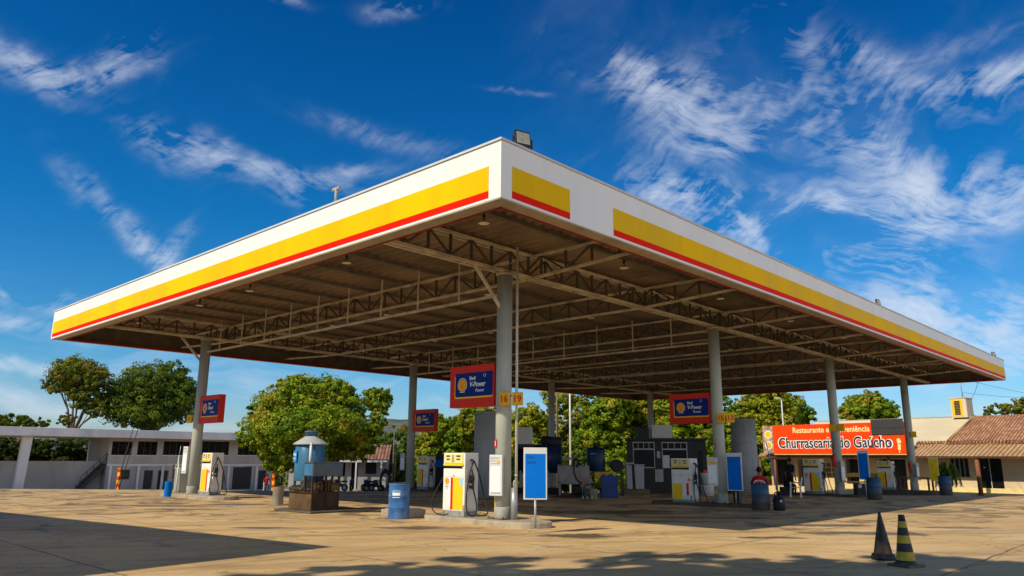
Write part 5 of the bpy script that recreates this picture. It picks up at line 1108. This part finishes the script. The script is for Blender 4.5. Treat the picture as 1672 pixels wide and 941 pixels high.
# ------------------------------------------------------------------ small house behind the machine
HP=at(545,69); hz0=gz(69); Hh=1.9
hs=thing('small_house','small pale house with an old tiled roof and porch beside the hills','house',(HP.x,HP.y,0),.10)
def hx(px,back=0): return (at(px,69+back).x-HP.x)
x0,x1,xg=hx(470),hx(628),hx(628)
he,hr=1.65+(748-750)/17.8,1.65+(748-727)/17.6
wz=[(hx(553),hx(561),.0,1.2),(hx(571),hx(582),-1.3,1.3),(hx(594),hx(612),.2,1.3)]
mb=MB(); openwall(mb,x0,x1,-1.7,he,wz,.9,1.1); mb.box(x1-.2,x1,1.1,6.5,-1.7,he); mb.box(x0,x0+.2,1.1,6.5,-1.7,he); mb.box(x0,x1,6.5,6.7,-1.7,he)
mb.poly([(x1-.004,.9,he),(x1-.004,6.7,he),(x1-.004,3.8,hr-.05)]); mb.build('wall',M['wallfar'],hs)
for o in wz: MB().box(o[0],o[1],1.05,1.09,o[2],o[3]).build('window' if o[2]>-1 else 'door',M['glassdark'],hs)
slope('roof',M['tileold'],[(x0-.3,.0,he-.05),(x1+.25,.0,he-.05),(x1+.25,3.8,hr),(x0-.3,3.8,hr)],hs,.07)
slope('roof',M['tileold'],[(x1+.25,7.4,he-.1),(x0-.3,7.4,he-.1),(x0-.3,3.8,hr),(x1+.25,3.8,hr)],hs,.07)
mb=MB(); mb.box(x0-.2,x1+.1,.02,.12,he-.3,he-.14)
for px in (541,580,621): xx=hx(px); mb.box(xx-.07,xx+.07,.02,.16,-1.7,he-.3)
mb.build('porch_frame',M['slabfar'],hs); MB().box(x0-.2,x1+.3,-.3,.9,-1.7,gz(69)+.16).build('porch_floor',M['kerb'],hs)
# motorcycles at the porch
def motorbike(P,rz,label):
    t=thing('motorcycle',label,'motorcycle',P,rz,'dark motorcycles parked at the small house')
    for x in (-.62,.62):
        w=MB().cyl((x,-.05,.30),(x,.05,.30),.30,n=18).build('wheel',M['tyre'],t); MB().cyl((x,-.056,.30),(x,.056,.30),.17,n=14).build('rim',M['galv'],w)
    MB().prism([(-.5,.55),(-.2,.35),(.3,.35),(.45,.7),(.2,.78),(-.2,.68)],-.12,.12).build('engine_block',M['dark'],t,bevel=.02)
    MB().prism([(-.85,.78),(-.1,.72),(0,.80),(-.5,.90),(-.9,.86)],-.13,.13).build('seat',M['black'],t,bevel=.02)
    MB().ball((.15,0,.85),.2,(1.2,.7,.7)).build('fuel_tank',M['drumdull'],t)
    MB().bar((.62,.0,.3),(.38,0,.98),.06).bar((.36,-.33,1.02),(.36,.33,1.02),.03).build('handlebar',M['galv'],t); MB().ball((.5,0,.85),.1).build('headlight',M['chrome'],t)
    return t
for k,(px,Y,r,lb_) in enumerate(((553,67.6,2.9,'leftmost dark motorcycle parked at the small house'),(574,67.4,1.9,'motorcycle with raised handlebars parked before the house door'),(601,67.6,2.4,'dark motorcycle parked under the right house window'),(611,67.8,.4,'rightmost motorcycle parked by the house corner'))):
    q=at(px,Y); motorbike((q.x,q.y,gz(Y)+.02),r,lb_)
q=at(629,62); t=thing('tractor_tyre','big black tyre standing upright behind the sunlit blue drum','tyre',(q.x,q.y,gz(62)),.0)
MB().lathe([(.45,-.2),(.62,-.22),(.72,-.15),(.74,0),(.72,.15),(.62,.22),(.45,.2)],n=28,cap=False).build('tread',M['tyre'],t).rotation_euler=(PI/2,0,.2); t.children[0].location=(0,0,1.15*.74+.0); t.children[0].scale=(.62,1.25,1)
# ------------------------------------------------------------------ street lamps and poles
def pole(px,Y,top,r,label,head=False,m='plasticwhite'):
    q=at(px,Y); t=thing('light_pole',label,'pole',(q.x,q.y,gz(Y)),0,'thin poles among the trees')
    MB().cyl((0,0,0),(0,0,top-gz(Y)),r,r*.7,n=10).build('shaft',M[m],t)
    if head: MB().tube([(0,0,top-gz(Y)-.05),(-.1,0,top-gz(Y)+.15),(-.35,0,top-gz(Y)+.22)],.04).rbox((-.45,0,top-gz(Y)+.2),(.4,.18,.10)).build('lamp_head',M['pipe' if r>.065 else m],t)
    return t
pole(932,62,9.5,.10,'thin white pole standing before the trees right of the nearest column'); pole(910,64,9.5,.09,'thin dark pole beside the back middle column',m='purlin')
pole(1285,74,7.4,.07,'street lamp leaning out of the trees left of the restaurant',True); pole(641,70,4.2,.06,'small grey lamp post beside the small house',True,'purlin'); pole(644.5,66,3.2,.06,'thin wooden pole beside the small house',m='barkpale')
# ------------------------------------------------------------------ trees
def leaves(blobs,count,size,clump=.20,seed=1,flat=.75,droop=0.):
    r=np.random.default_rng(seed); B=np.array(blobs,float); vol=(B[:,3]*B[:,4]*B[:,5])**.72; cnt=np.maximum(30,(1.55*count*vol/vol.sum()).astype(int)); V=[];A=[]
    for b,cn in zip(B,cnt):
        ns=max(12,int(cn/48)); d=r.normal(size=(ns,3)); d/=np.linalg.norm(d,axis=1)[:,None]; rr=r.uniform(.0,1,ns)**.33
        rr=.35+.67*rr; sc=d*rr[:,None]; sc*=1+.13*r.normal(size=(ns,1))
        cs=r.uniform(.45,1.35,ns)*clump*.92; idx=r.integers(0,ns,cn)
        off=r.normal(size=(cn,3)); off/=np.linalg.norm(off,axis=1)[:,None]; off*=r.uniform(.3,1,(cn,1))**.5; off[:,2]*=flat
        R3=b[3:6]; mean=R3.mean()
        c=b[:3]+sc[idx]*R3+off*(cs[idx,None]*mean)
        cv=r.uniform(0,1,ns)
        out=d[idx]*.55+off*.6+r.normal(size=(cn,3))*.45; out[:,2]+=.35; out/=np.linalg.norm(out,axis=1)[:,None]
        t=np.cross(out,r.normal(size=(cn,3))); t/=np.linalg.norm(t,axis=1)[:,None]+1e-9; u=np.cross(out,t)
        s=size*.78*r.uniform(.55,1.4,(cn,1)); 
        q=np.stack([c-t*s*.5,c-u*s*.32,c+t*s*.55,c+u*s*.32],1); q[:,2,2]-=droop*s[:,0]
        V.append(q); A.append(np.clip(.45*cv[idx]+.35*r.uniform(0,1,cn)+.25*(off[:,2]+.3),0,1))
    V=np.concatenate(V).reshape(-1,3); A=np.concatenate(A); return V,A
def leafmesh(name,V,A,m,parent):
    n=len(V)//4; me=bpy.data.meshes.new(name); me.vertices.add(len(V)); me.vertices.foreach_set('co',V.astype(np.float32).ravel())
    me.loops.add(4*n); me.loops.foreach_set('vertex_index',np.arange(4*n,dtype=np.int32)); me.polygons.add(n); me.polygons.foreach_set('loop_start',np.arange(0,4*n,4,dtype=np.int32))
    try: me.polygons.foreach_set('loop_total',np.full(n,4,dtype=np.int32))
    except Exception: pass
    me.update(calc_edges=True); at_=me.attributes.new('v','FLOAT','FACE'); at_.data.foreach_set('value',A.astype(np.float32)); me.materials.append(m)
    o=bpy.data.objects.new(name,me); COL.objects.link(o); o.parent=parent; return o
TREES='trees behind the fuel station'
tseed=[100]
def tree(label,px,Y,blobs,count,size,m,trunk=.22,bark='bark',name='tree',cat='tree',clump=.22,group=TREES,fork=.35,loc=None,limbs=True):
    """blobs: (px,py,rpx,rpy[,depth]) of leaf masses as surveyed, converted to metres round the trunk foot"""
    tseed[0]+=1; rr=random.Random(tseed[0])
    q=at(px,Y) if loc is None else Vector(loc); g=gz(Y); t=thing(name,label,cat,(q.x,q.y,g),0,group); BL=[]
    for b in blobs:
        bpx,bpy_,rx_,ry_=b[:4]; dy=b[4] if len(b)>4 else rr.uniform(-.25,.25)*rx_*Y/F_PX; s=(Y+dy)/F_PX
        p=at(bpx,Y+dy); z=hit(bpx,bpy_,p,(1,0))[1]
        BL.append((p.x-q.x,p.y-q.y,z-g,rx_*s,rx_*s*.9,ry_*s))
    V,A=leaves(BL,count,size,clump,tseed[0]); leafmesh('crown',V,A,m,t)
    if limbs:
        mb=MB(); zt=min(b[2]-b[5]*.3 for b in BL); zt=max(.8,zt); tp=Vector((rr.uniform(-.3,.3),rr.uniform(-.3,.3),zt*.75 if zt>2 else zt))
        def limb(p,q_,r0,r1):
            mid=(p+q_)*.5+Vector((rr.uniform(-.3,.3),rr.uniform(-.2,.2),rr.uniform(-.1,.35))); mb.cyl(p,mid,r0,(r0+r1)/2,n=8,caps=False); mb.cyl(mid,q_,(r0+r1)/2,r1,n=8,caps=False); return mid
        mb.lathe([(trunk*1.5,-.2),(trunk*1.1,.35),(trunk,.9)],n=10,cap=False); mb.cyl((0,0,.85),tp,trunk,trunk*.8,n=10)
        for b in BL:
            c=Vector(b[:3])+Vector((0,0,-b[5]*.1)); mid=limb(tp,c,trunk*.55,trunk*.22)
            for k in range(4):
                e=Vector(b[:3])+Vector((b[3]*rr.uniform(-.8,.8),b[4]*rr.uniform(-.8,.8),b[5]*rr.uniform(-.1,.85))); limb(mid if k%2 else c,e,trunk*.22,trunk*.06)
        mb.build('trunk',M[bark],t)
    return t
tree('slender olive green tree with open crown rising left behind the roof slab',112,82,[(105,607,38,22),(140,620,22,18),(75,628,22,16),(128,650,24,20),(148,668,18,14),(98,684,15,9,-2),(112,640,20,14)],24000,.26,M['leafA'],.26,clump=.24)
tree('wide dense dark green tree behind the long building roof',235,84,[(235,622,48,28),(195,640,34,26),(280,640,34,28),(235,655,56,30),(178,655,26,24),(296,668,22,22),(225,680,50,18),(265,610,26,18),(172,655,22,24),(302,648,20,20)],50000,.27,M['leafB'],.45)
tree('low green treetop at the far left edge behind the roof slab',25,80,[(10,688,24,12),(45,692,22,9),(-20,690,30,14)],5000,.34,M['leafB'],.2)
tree('big round bright green tree in the middle left with orange tinged leaves',508,61,[(500,655,68,38),(450,680,52,36),(548,670,42,38),(500,700,88,34,-1),(430,712,40,24),(582,718,32,28),(538,642,30,22),(475,637,34,20),(500,740,64,26,0),(452,752,26,18,0)],82000,.27,M['leafC'],.5,clump=.19)
tree('slim separate tree with high crown right of the big round tree',608,74,[(611,652,24,18),(616,682,14,18),(606,704,16,14)],8500,.27,M['leafC'],.18)
tree('dark leafy mass low behind the small house, right of the big tree',640,84,[(622,740,26,24),(650,728,26,28),(672,745,22,24),(600,735,20,20)],8000,.34,M['leafB'],.22)
tree('bright green tree behind the container and back left column',722,62,[(715,700,28,22),(745,715,30,30),(700,735,26,26),(730,760,40,26),(770,690,26,26),(690,765,14,22)],30000,.28,M['leafC'],.26)
tree('bushy green tree behind the grey upright tank',775,72,[(790,690,38,26),(820,720,36,30),(770,740,40,34)],18000,.32,M['leafC'],.26)
tree('yellow green tree right of the nearest column',866,70,[(862,690,30,24),(845,725,30,34),(885,735,30,34),(880,700,22,18)],25000,.30,M['leafD'],.24)
tree('tall feathery tree with bare lower stems near the white pole',920,82,[(912,655,26,24),(940,668,24,20),(905,690,20,20),(935,715,26,18),(960,650,20,18)],8500,.32,M['leafD'],.2,'barkpale',clump=.26)
tree('second slim tree with pale stems behind the navy tank',938,76,[(922,712,24,30),(945,735,28,26),(905,748,26,26),(950,690,20,24)],14000,.3,M['leafA'],.14,'barkpale')
tree('deep green leafy tree left of the kiosk',985,70,[(990,680,34,30),(972,720,32,34),(1005,728,34,34),(985,765,42,28),(1012,655,26,22)],34000,.29,M['leafC'],.3)
tree('yellowish tree just above the left of the kiosk',1042,74,[(1040,672,34,28),(1062,700,34,30),(1032,715,34,26),(1085,668,28,26)],27000,.29,M['leafD'],.3)
tree('green tree above the kiosk behind its white cistern',1115,72,[(1110,672,36,30),(1098,705,34,26),(1140,700,34,34),(1135,735,34,34)],26000,.27,M['leafC'],.3)
tree('shady tree with hanging leaves behind the second right column',1190,80,[(1188,672,34,26),(1210,700,34,32),(1180,720,34,36),(1228,688,24,30)],22000,.27,M['leafC'],.28)
tree('bright tree left of the restaurant with yellow leaves',1262,78,[(1255,668,38,28),(1280,690,34,22),(1240,705,34,30),(1268,650,28,18)],25000,.31,M['leafD'],.3)
tree('rounded green tree behind the left end of the restaurant roof',1308,90,[(1300,668,28,20),(1318,680,20,13),(1285,655,18,14)],9000,.36,M['leafC'],.28)
tree('rounded green tree above the middle of the restaurant roof',1424,88,[(1425,668,34,20),(1400,674,22,14),(1452,672,24,18),(1430,655,22,14)],15000,.36,M['leafC'],.35)
tree('small treetop above the clay roof at the right edge',1650,95,[(1650,668,18,9),(1625,674,12,6),(1668,672,12,8),(1690,668,20,12)],4500,.34,M['leafA'],.2)
tree('second small treetop farther right above the clay roof',1700,90,[(1700,665,26,16)],3000,.34,M['leafA'],.2)
# hedge behind the yard wall: shrubs
for k,(px,w) in enumerate(((-10,34),(40,30),(88,32),(135,30),(168,22))):
    tree(f'{ordn[k]} dark shrub from the left between the yard wall and roof slab',px,72+k*2.2,[(px,735,w,20),(px+8,752,w,16)],5500,.3,M['leafE'],.14,name='shrub',cat='shrub',group='dark shrubs behind the yard wall')
for k,(px,w,Y) in enumerate(((660,30,76),(860,46,66),(940,44,68),(1010,40,66),(1170,46,70),(1232,36,78))):
    tree(f'{ordn[k]} low bush from the left under the trees behind the canopy',px,Y,[(px,775,w,26),(px+12,760,w*.7,22)],8000,.28,M['leafC'] if k%2 else M['leafB'],.12,name='bush',cat='bush',group='low bushes behind the canopy',limbs=True)

# far-off tree belt: one uncountable mass
bl=[]
r_=np.random.default_rng(5)
for k in range(90):
    x=-210+k*4.9+r_.uniform(-2,2); bl.append((x,r_.uniform(118,140),-2.5+r_.uniform(.5,2.2),5.5,4,r_.uniform(2.2,3.6)))
V,A=leaves(bl,60000,.75,.25,55); o=leafmesh('far_tree_belt',V,A,M['leafB'],None); o['kind']='stuff'; o['label']='distant belt of low trees along the horizon'; o['category']='trees'
# ------------------------------------------------------------------ trees behind the photographer, plus an added roof, throwing the foreground shadows
def behind_tree(x,y,z,R,label,cnt,seed):
    t=thing('shade_tree',label,'tree',(x,y,0),0,'large trees behind the camera')
    r=random.Random(seed); BL=[(r.uniform(-1,1)*R*.6,r.uniform(-1,1)*R*.45,z+r.uniform(-.4,.5)*R*.5,R*.36,R*.36,R*.25) for _ in range(13)]
    V,A=leaves(BL,cnt,.42,.26,seed); leafmesh('crown',V,A,M['leafC'],t)
    mb=MB(); mb.cyl((0,0,-.2),(0,0,z*.7),.35,.25,n=12)
    for b in BL: mb.cyl((0,0,z*.68),b[:3],.14,.04,n=8)
    mb.build('trunk',M['bark'],t)
for x,y,z,R,l,cn,s in ((-11.9,1.7,12.0,3.0,'slim shade tree outside the frame, far left of the camera',6500,31),(-8.2,2.0,12.3,3.7,'broad shade tree outside the frame, left of the camera',15000,9),(-3.6,1.0,12.6,4.2,'broad shade tree just behind the camera',17000,15),(-8.5,-4.5,12,4.6,'rear shade tree standing behind the others',9000,21)):
    behind_tree(x,y,z,R,l,cn,s)
SHD=6.5; shc=thing('side_canopy','plain flat truck shelter on posts standing outside the left of the frame','canopy',W(3.01+.117*SHD,-1.33-1.16*SHD,0),RZ+rad(8))  # roof placed out of view so its shadow falls on the left ground
MB().box(-26,0,-18,0,SHD-.25,SHD).build('roof_slab',M['slab'],shc)
for x in (-22,-11.5,-1): 
    for y in (-15,-8,-1.2): MB().box(x-.15,x+.15,y-.15,y+.15,0,SHD-.25).build('post',M['slab'],shc)
# ------------------------------------------------------------------ sun and sky
tv=Vector((AX[0]*-.117+BX[0]*1.16, AX[1]*-.117+BX[1]*1.16, -1)).normalized()   # direction light travels
sun_el=math.asin(-tv.z); sun_az=math.atan2(-tv.x,-tv.y)                        # azimuth from +Y towards +X
sl=bpy.data.lights.new('sun','SUN'); sl.energy=5.0; sl.angle=rad(.53); sl.color=(1.0,.88,.68)
so=bpy.data.objects.new('sun',sl); COL.objects.link(so); so.rotation_euler=tv.to_track_quat('-Z','Y').to_euler(); so.location=(-20,-20,30)
wd=bpy.data.worlds.new('World'); SC.world=wd; wd.use_nodes=True; nt=wd.node_tree; nt.nodes.clear(); g=N(nt)
sky=g.n('ShaderNodeTexSky',sky_type='NISHITA'); sky.sun_disc=False; sky.sun_elevation=sun_el; sky.sun_rotation=sun_az; sky.altitude=300; sky.air_density=1.0; sky.dust_density=.6; sky.ozone_density=2.2
tc=g.n('ShaderNodeTexCoord'); D=tc.outputs['Generated']
sp=g.n('ShaderNodeSeparateXYZ'); g.link(D,sp.inputs[0])
az=g.math('ARCTAN2',sp.outputs[0],sp.outputs[1]); el=g.math('ARCSINE',g.math('MAXIMUM',g.math('MINIMUM',sp.outputs[2],.9999),-.9999))
hs_=g.n('ShaderNodeHueSaturation'); g.link(sky.outputs[0],hs_.inputs['Color']); hs_.inputs['Saturation'].default_value=1.28; hs_.inputs['Value'].default_value=.92
gr=g.smooth(el,.0,.62)
tint=g.ramp(el,[(0.0,(.88,.90,1.15)),(.12,(.42,.92,1.18)),(.30,(.10,.84,1.16)),(.62,(.01,.60,.98))]); skyc=g.mix(1.0,hs_.outputs[0],tint,'MULTIPLY')
P=g.n('ShaderNodeCombineXYZ'); g.link(az,P.inputs[0]); g.link(el,P.inputs[1]); P=P.outputs[0]
wp=g.noise(P,2.6,2,.5).outputs['Color']; wp2=g.noise(P,9,5,.62).outputs['Color']
Pw=g.vmath('ADD',P,g.vmath('ADD',g.vmath('SCALE',g.vmath('SUBTRACT',wp,(.5,.5,.5)),sc=.13),g.vmath('SCALE',g.vmath('SUBTRACT',wp2,(.5,.5,.5)),sc=.05)))
def ae(px,py):
    d=ray(px,py); return math.atan2(d.x,d.y),math.asin(d.z)
# cirrus streaks: (px,py, half length px, half width px, angle deg(+ = rising to the right), curvature, weight)
STR=[(105, 115, 95, 15.6, 8, 0.55, 0.92), (180, 92, 34, 14.0, 38, 0, 0.54), (75, 128, 60, 23.4, -20, 0, 0.22), (385, 285, 150, 18.7, -20, 0.1, 0.81), (300, 250, 70, 28.1, -30, 0, 0.32), (500, 308, 80, 17.2, -6, 0, 0.49), (235, 370, 115, 17.2, -38, 0, 0.86), (300, 395, 40, 14.0, 50, 0, 0.43), (60, 470, 95, 21.8, -14, 0.1, 0.81), (110, 490, 60, 21.8, -25, 0, 0.43), (45, 524, 80, 14.0, -6, 0, 0.59), (1000, 95, 95, 20.4, -32, 0, 0.62), (1100, 150, 150, 37.4, -20, 0, 0.53), (1180, 110, 150, 51.0, 38, 0, 0.3), (1260, 50, 120, 28.9, 38, 0, 0.23), (1200, 200, 130, 54.4, 15, 0, 0.48), (1190, 240, 80, 22.1, 5, 0, 0.35), (1330, 90, 130, 27.2, -35, 0, 0.37), (1290, 170, 150, 51.0, -10, 0, 0.33), (1440, 275, 130, 28.9, -26, 0, 0.53), (1400, 235, 80, 34.0, -45, 0, 0.31), (1470, 180, 140, 17.0, 8, 0, 0.57), (1620, 140, 140, 18.7, 20, 0, 0.66), (1600, 175, 90, 34.0, 25, 0, 0.25), (1560, 90, 150, 17.0, 12, 0, 0.18), (1120, 320, 120, 26, -14, 0, 0.7), (1260, 348, 180, 40, -5, 0, 0.8), (1400, 350, 240, 36, 2, 0, 0.8), (1600, 325, 150, 44, 14, 0, 0.85), (1560, 370, 200, 30, 2, 0, 0.6), (1450, 425, 80, 12, -8, 0, 0.8), (1500, 490, 100, 24, -20, 0, 0.65), (1600, 520, 180, 34, -10, 0, 0.9), (1640, 560, 140, 34, -4, 0, 0.8), (1560, 470, 110, 26, -18, 0, 0.45), (1620, 600, 200, 26, 2, 0, 0.7), (1500, 560, 120, 14, -4, 0, 0.35), (650, 8, 60, 12.5, 10, 0, 0.65), (430, 5, 50, 9.4, 0, 0, 0.43), (850, 160, 60, 6.0, 0, 0, 0.26), (560, 300, 90, 12.5, 10, 0, 0.32), (30, 600, 180, 10.9, -3, 0, 0.54), (60, 645, 200, 12.5, 0, 0, 0.43), (620, 240, 140, 20.3, -12, 0, 0.22), (215, 60, 80, 12.5, -55, 0, 0.16)]
dens=None
for (px,py,Lh,Wh,ang,cv,wt) in STR:
    cx,cy=ae(px,py); k=1/F_PX*.92; a_=rad(ang); 
    d=g.vmath('SUBTRACT',Pw,(cx,cy,0)); ca,sa=math.cos(a_),math.sin(a_)
    x=g.vmath('DOT_PRODUCT',d,(ca/(Lh*k),sa/(Lh*k),0)); y=g.vmath('DOT_PRODUCT',d,(-sa/(Wh*k),ca/(Wh*k),0))
    if cv: y=g.math('SUBTRACT',y,g.math('MULTIPLY',g.math('MULTIPLY',x,x),cv*1.2))
    e=g.math('EXPONENT',g.math('MULTIPLY',g.math('ADD',g.math('MULTIPLY',x,x),g.math('MULTIPLY',y,y)),-1.1))
    dens=g.math('MULTIPLY',e,wt) if dens is None else g.math('MULTIPLY_ADD',e,wt,dens)
# fibres: stretched noise plus thin ridged filaments, both bent by the same low frequency warp
dens=g.math('DIVIDE',dens,g.math('ADD',g.math('MULTIPLY',dens,.62),.62))
wf=g.noise(P,5.5,3,.5).outputs['Color']; Pf=g.vmath('ADD',P,g.vmath('SCALE',g.vmath('SUBTRACT',wf,(.5,.5,.5)),sc=.10))
def fib(angle,sc,st,dt=9,rg=.62):
    rt=g.n('ShaderNodeVectorRotate',rotation_type='Z_AXIS'); g.link(Pf,rt.inputs[0]); rt.inputs['Angle'].default_value=rad(angle)
    return g.noise(g.vmath('MULTIPLY',rt.outputs[0],(1,st,1)),sc,dt,rg,.25).outputs[0]
def ridge(v): 
    r=g.math('SUBTRACT',1,g.math('ABSOLUTE',g.math('MULTIPLY',g.math('SUBTRACT',v,.5),4.2)),clamp=True); return g.math('POWER',r,1.6)
left=g.smooth(g.math('ADD',g.math('SUBTRACT',g.math('MULTIPLY',el,1.1),.30),g.math('MULTIPLY',g.math('SUBTRACT',g.noise(P,3.2,2).outputs[0],.5),2.6)),-.2,.2)
f1=fib(-34,5,5.0); f2=fib(24,5,5.0); f3=fib(4,4,6)
r1=ridge(fib(-38,7,7,6,.6)); r2=ridge(fib(28,7,7,6,.6)); r3=ridge(fib(2,6,8,6,.6))
def blend(a,b,c): return g.math('ADD',g.math('MULTIPLY',g.math('ADD',g.math('MULTIPLY',a,left),g.math('MULTIPLY',b,g.math('SUBTRACT',1,left))),.66),g.math('MULTIPLY',c,.34))
fb=g.smooth(blend(f1,f2,f3),.36,.66); rd=blend(r1,r2,r3)
det=g.noise(g.vmath('MULTIPLY',Pf,(1,1.6,1)),22,8,.7,.3).outputs[0]
tex=g.math('ADD',g.math('MULTIPLY',fb,.70),g.math('ADD',g.math('MULTIPLY',rd,.55),g.math('MULTIPLY',g.math('SUBTRACT',det,.5),.9)))
big=g.smooth(g.noise(Pf,7,4,.6).outputs[0],.34,.62,.35,1.2); tex=g.math('MULTIPLY',tex,big)
cl_=g.math('MULTIPLY',g.math('POWER',g.math('MAXIMUM',dens,0),1.35),g.math('MAXIMUM',g.math('SUBTRACT',tex,.355),0))
veil=g.math('MULTIPLY',g.smooth(g.noise(Pf,2.4,5,.6).outputs[0],.42,.72),g.math('MULTIPLY',g.smooth(az,-.1,.45),g.math('ADD',.02,g.math('MULTIPLY',fb,.12))))
cl_=g.math('ADD',cl_,veil)
low=g.math('MULTIPLY',g.math('MULTIPLY',g.smooth(el,.22,.03),g.smooth(g.noise(g.vmath('MULTIPLY',Pf,(1,7,1)),4,6,.6).outputs[0],.45,.72)),.28); cl_=g.math('ADD',cl_,low)
cl_=g.math('MULTIPLY',cl_,g.smooth(el,-.02,.05))
cl_=g.math('MULTIPLY',g.math('SUBTRACT',1,g.math('EXPONENT',g.math('MULTIPLY',cl_,-2.1))),.97)
fill_dot=g.vmath('DOT_PRODUCT',D,(.728,-.685,0)); fill_bank=g.math('MULTIPLY',g.math('MULTIPLY',g.smooth(fill_dot,.15,.6),g.smooth(el,.75,.25)),g.smooth(g.noise(D,2.2,6,.55).outputs[0],.30,.52))  # unseen bright cloud added behind the camera to fill the right fascia
cl_=g.math('MULTIPLY',cl_,g.smooth(el,-.02,.05))
CC=(6.6,7.2,8.2)
fin=g.mix(g.math('MULTIPLY',fill_bank,.95),g.mix(cl_,skyc,CC),(10.0,11.0,12.8))
bg=g.n('ShaderNodeBackground'); g.link(fin,bg.inputs[0]); bg.inputs[1].default_value=.11
wo=g.n('ShaderNodeOutputWorld'); g.link(bg.outputs[0],wo.inputs[0])
# ------------------------------------------------------------------ camera
cd=bpy.data.cameras.new('camera'); cd.sensor_width=36; cd.lens=36*F_PX/1672; cd.clip_end=6000; cd.clip_start=.05
co=bpy.data.objects.new('camera',cd); COL.objects.link(co)
Mc=Matrix(((RT.x,UP.x,-FW.x),(RT.y,UP.y,-FW.y),(RT.z,UP.z,-FW.z))).to_4x4(); Mc.translation=CAM; co.matrix_world=Mc; SC.camera=co
SC.view_settings.view_transform='Standard'; SC.view_settings.look='None'; SC.view_settings.exposure=0; SC.view_settings.gamma=1
SC.render.engine='CYCLES'; SC.cycles.max_bounces=6; SC.cycles.diffuse_bounces=4; SC.cycles.use_denoising=True
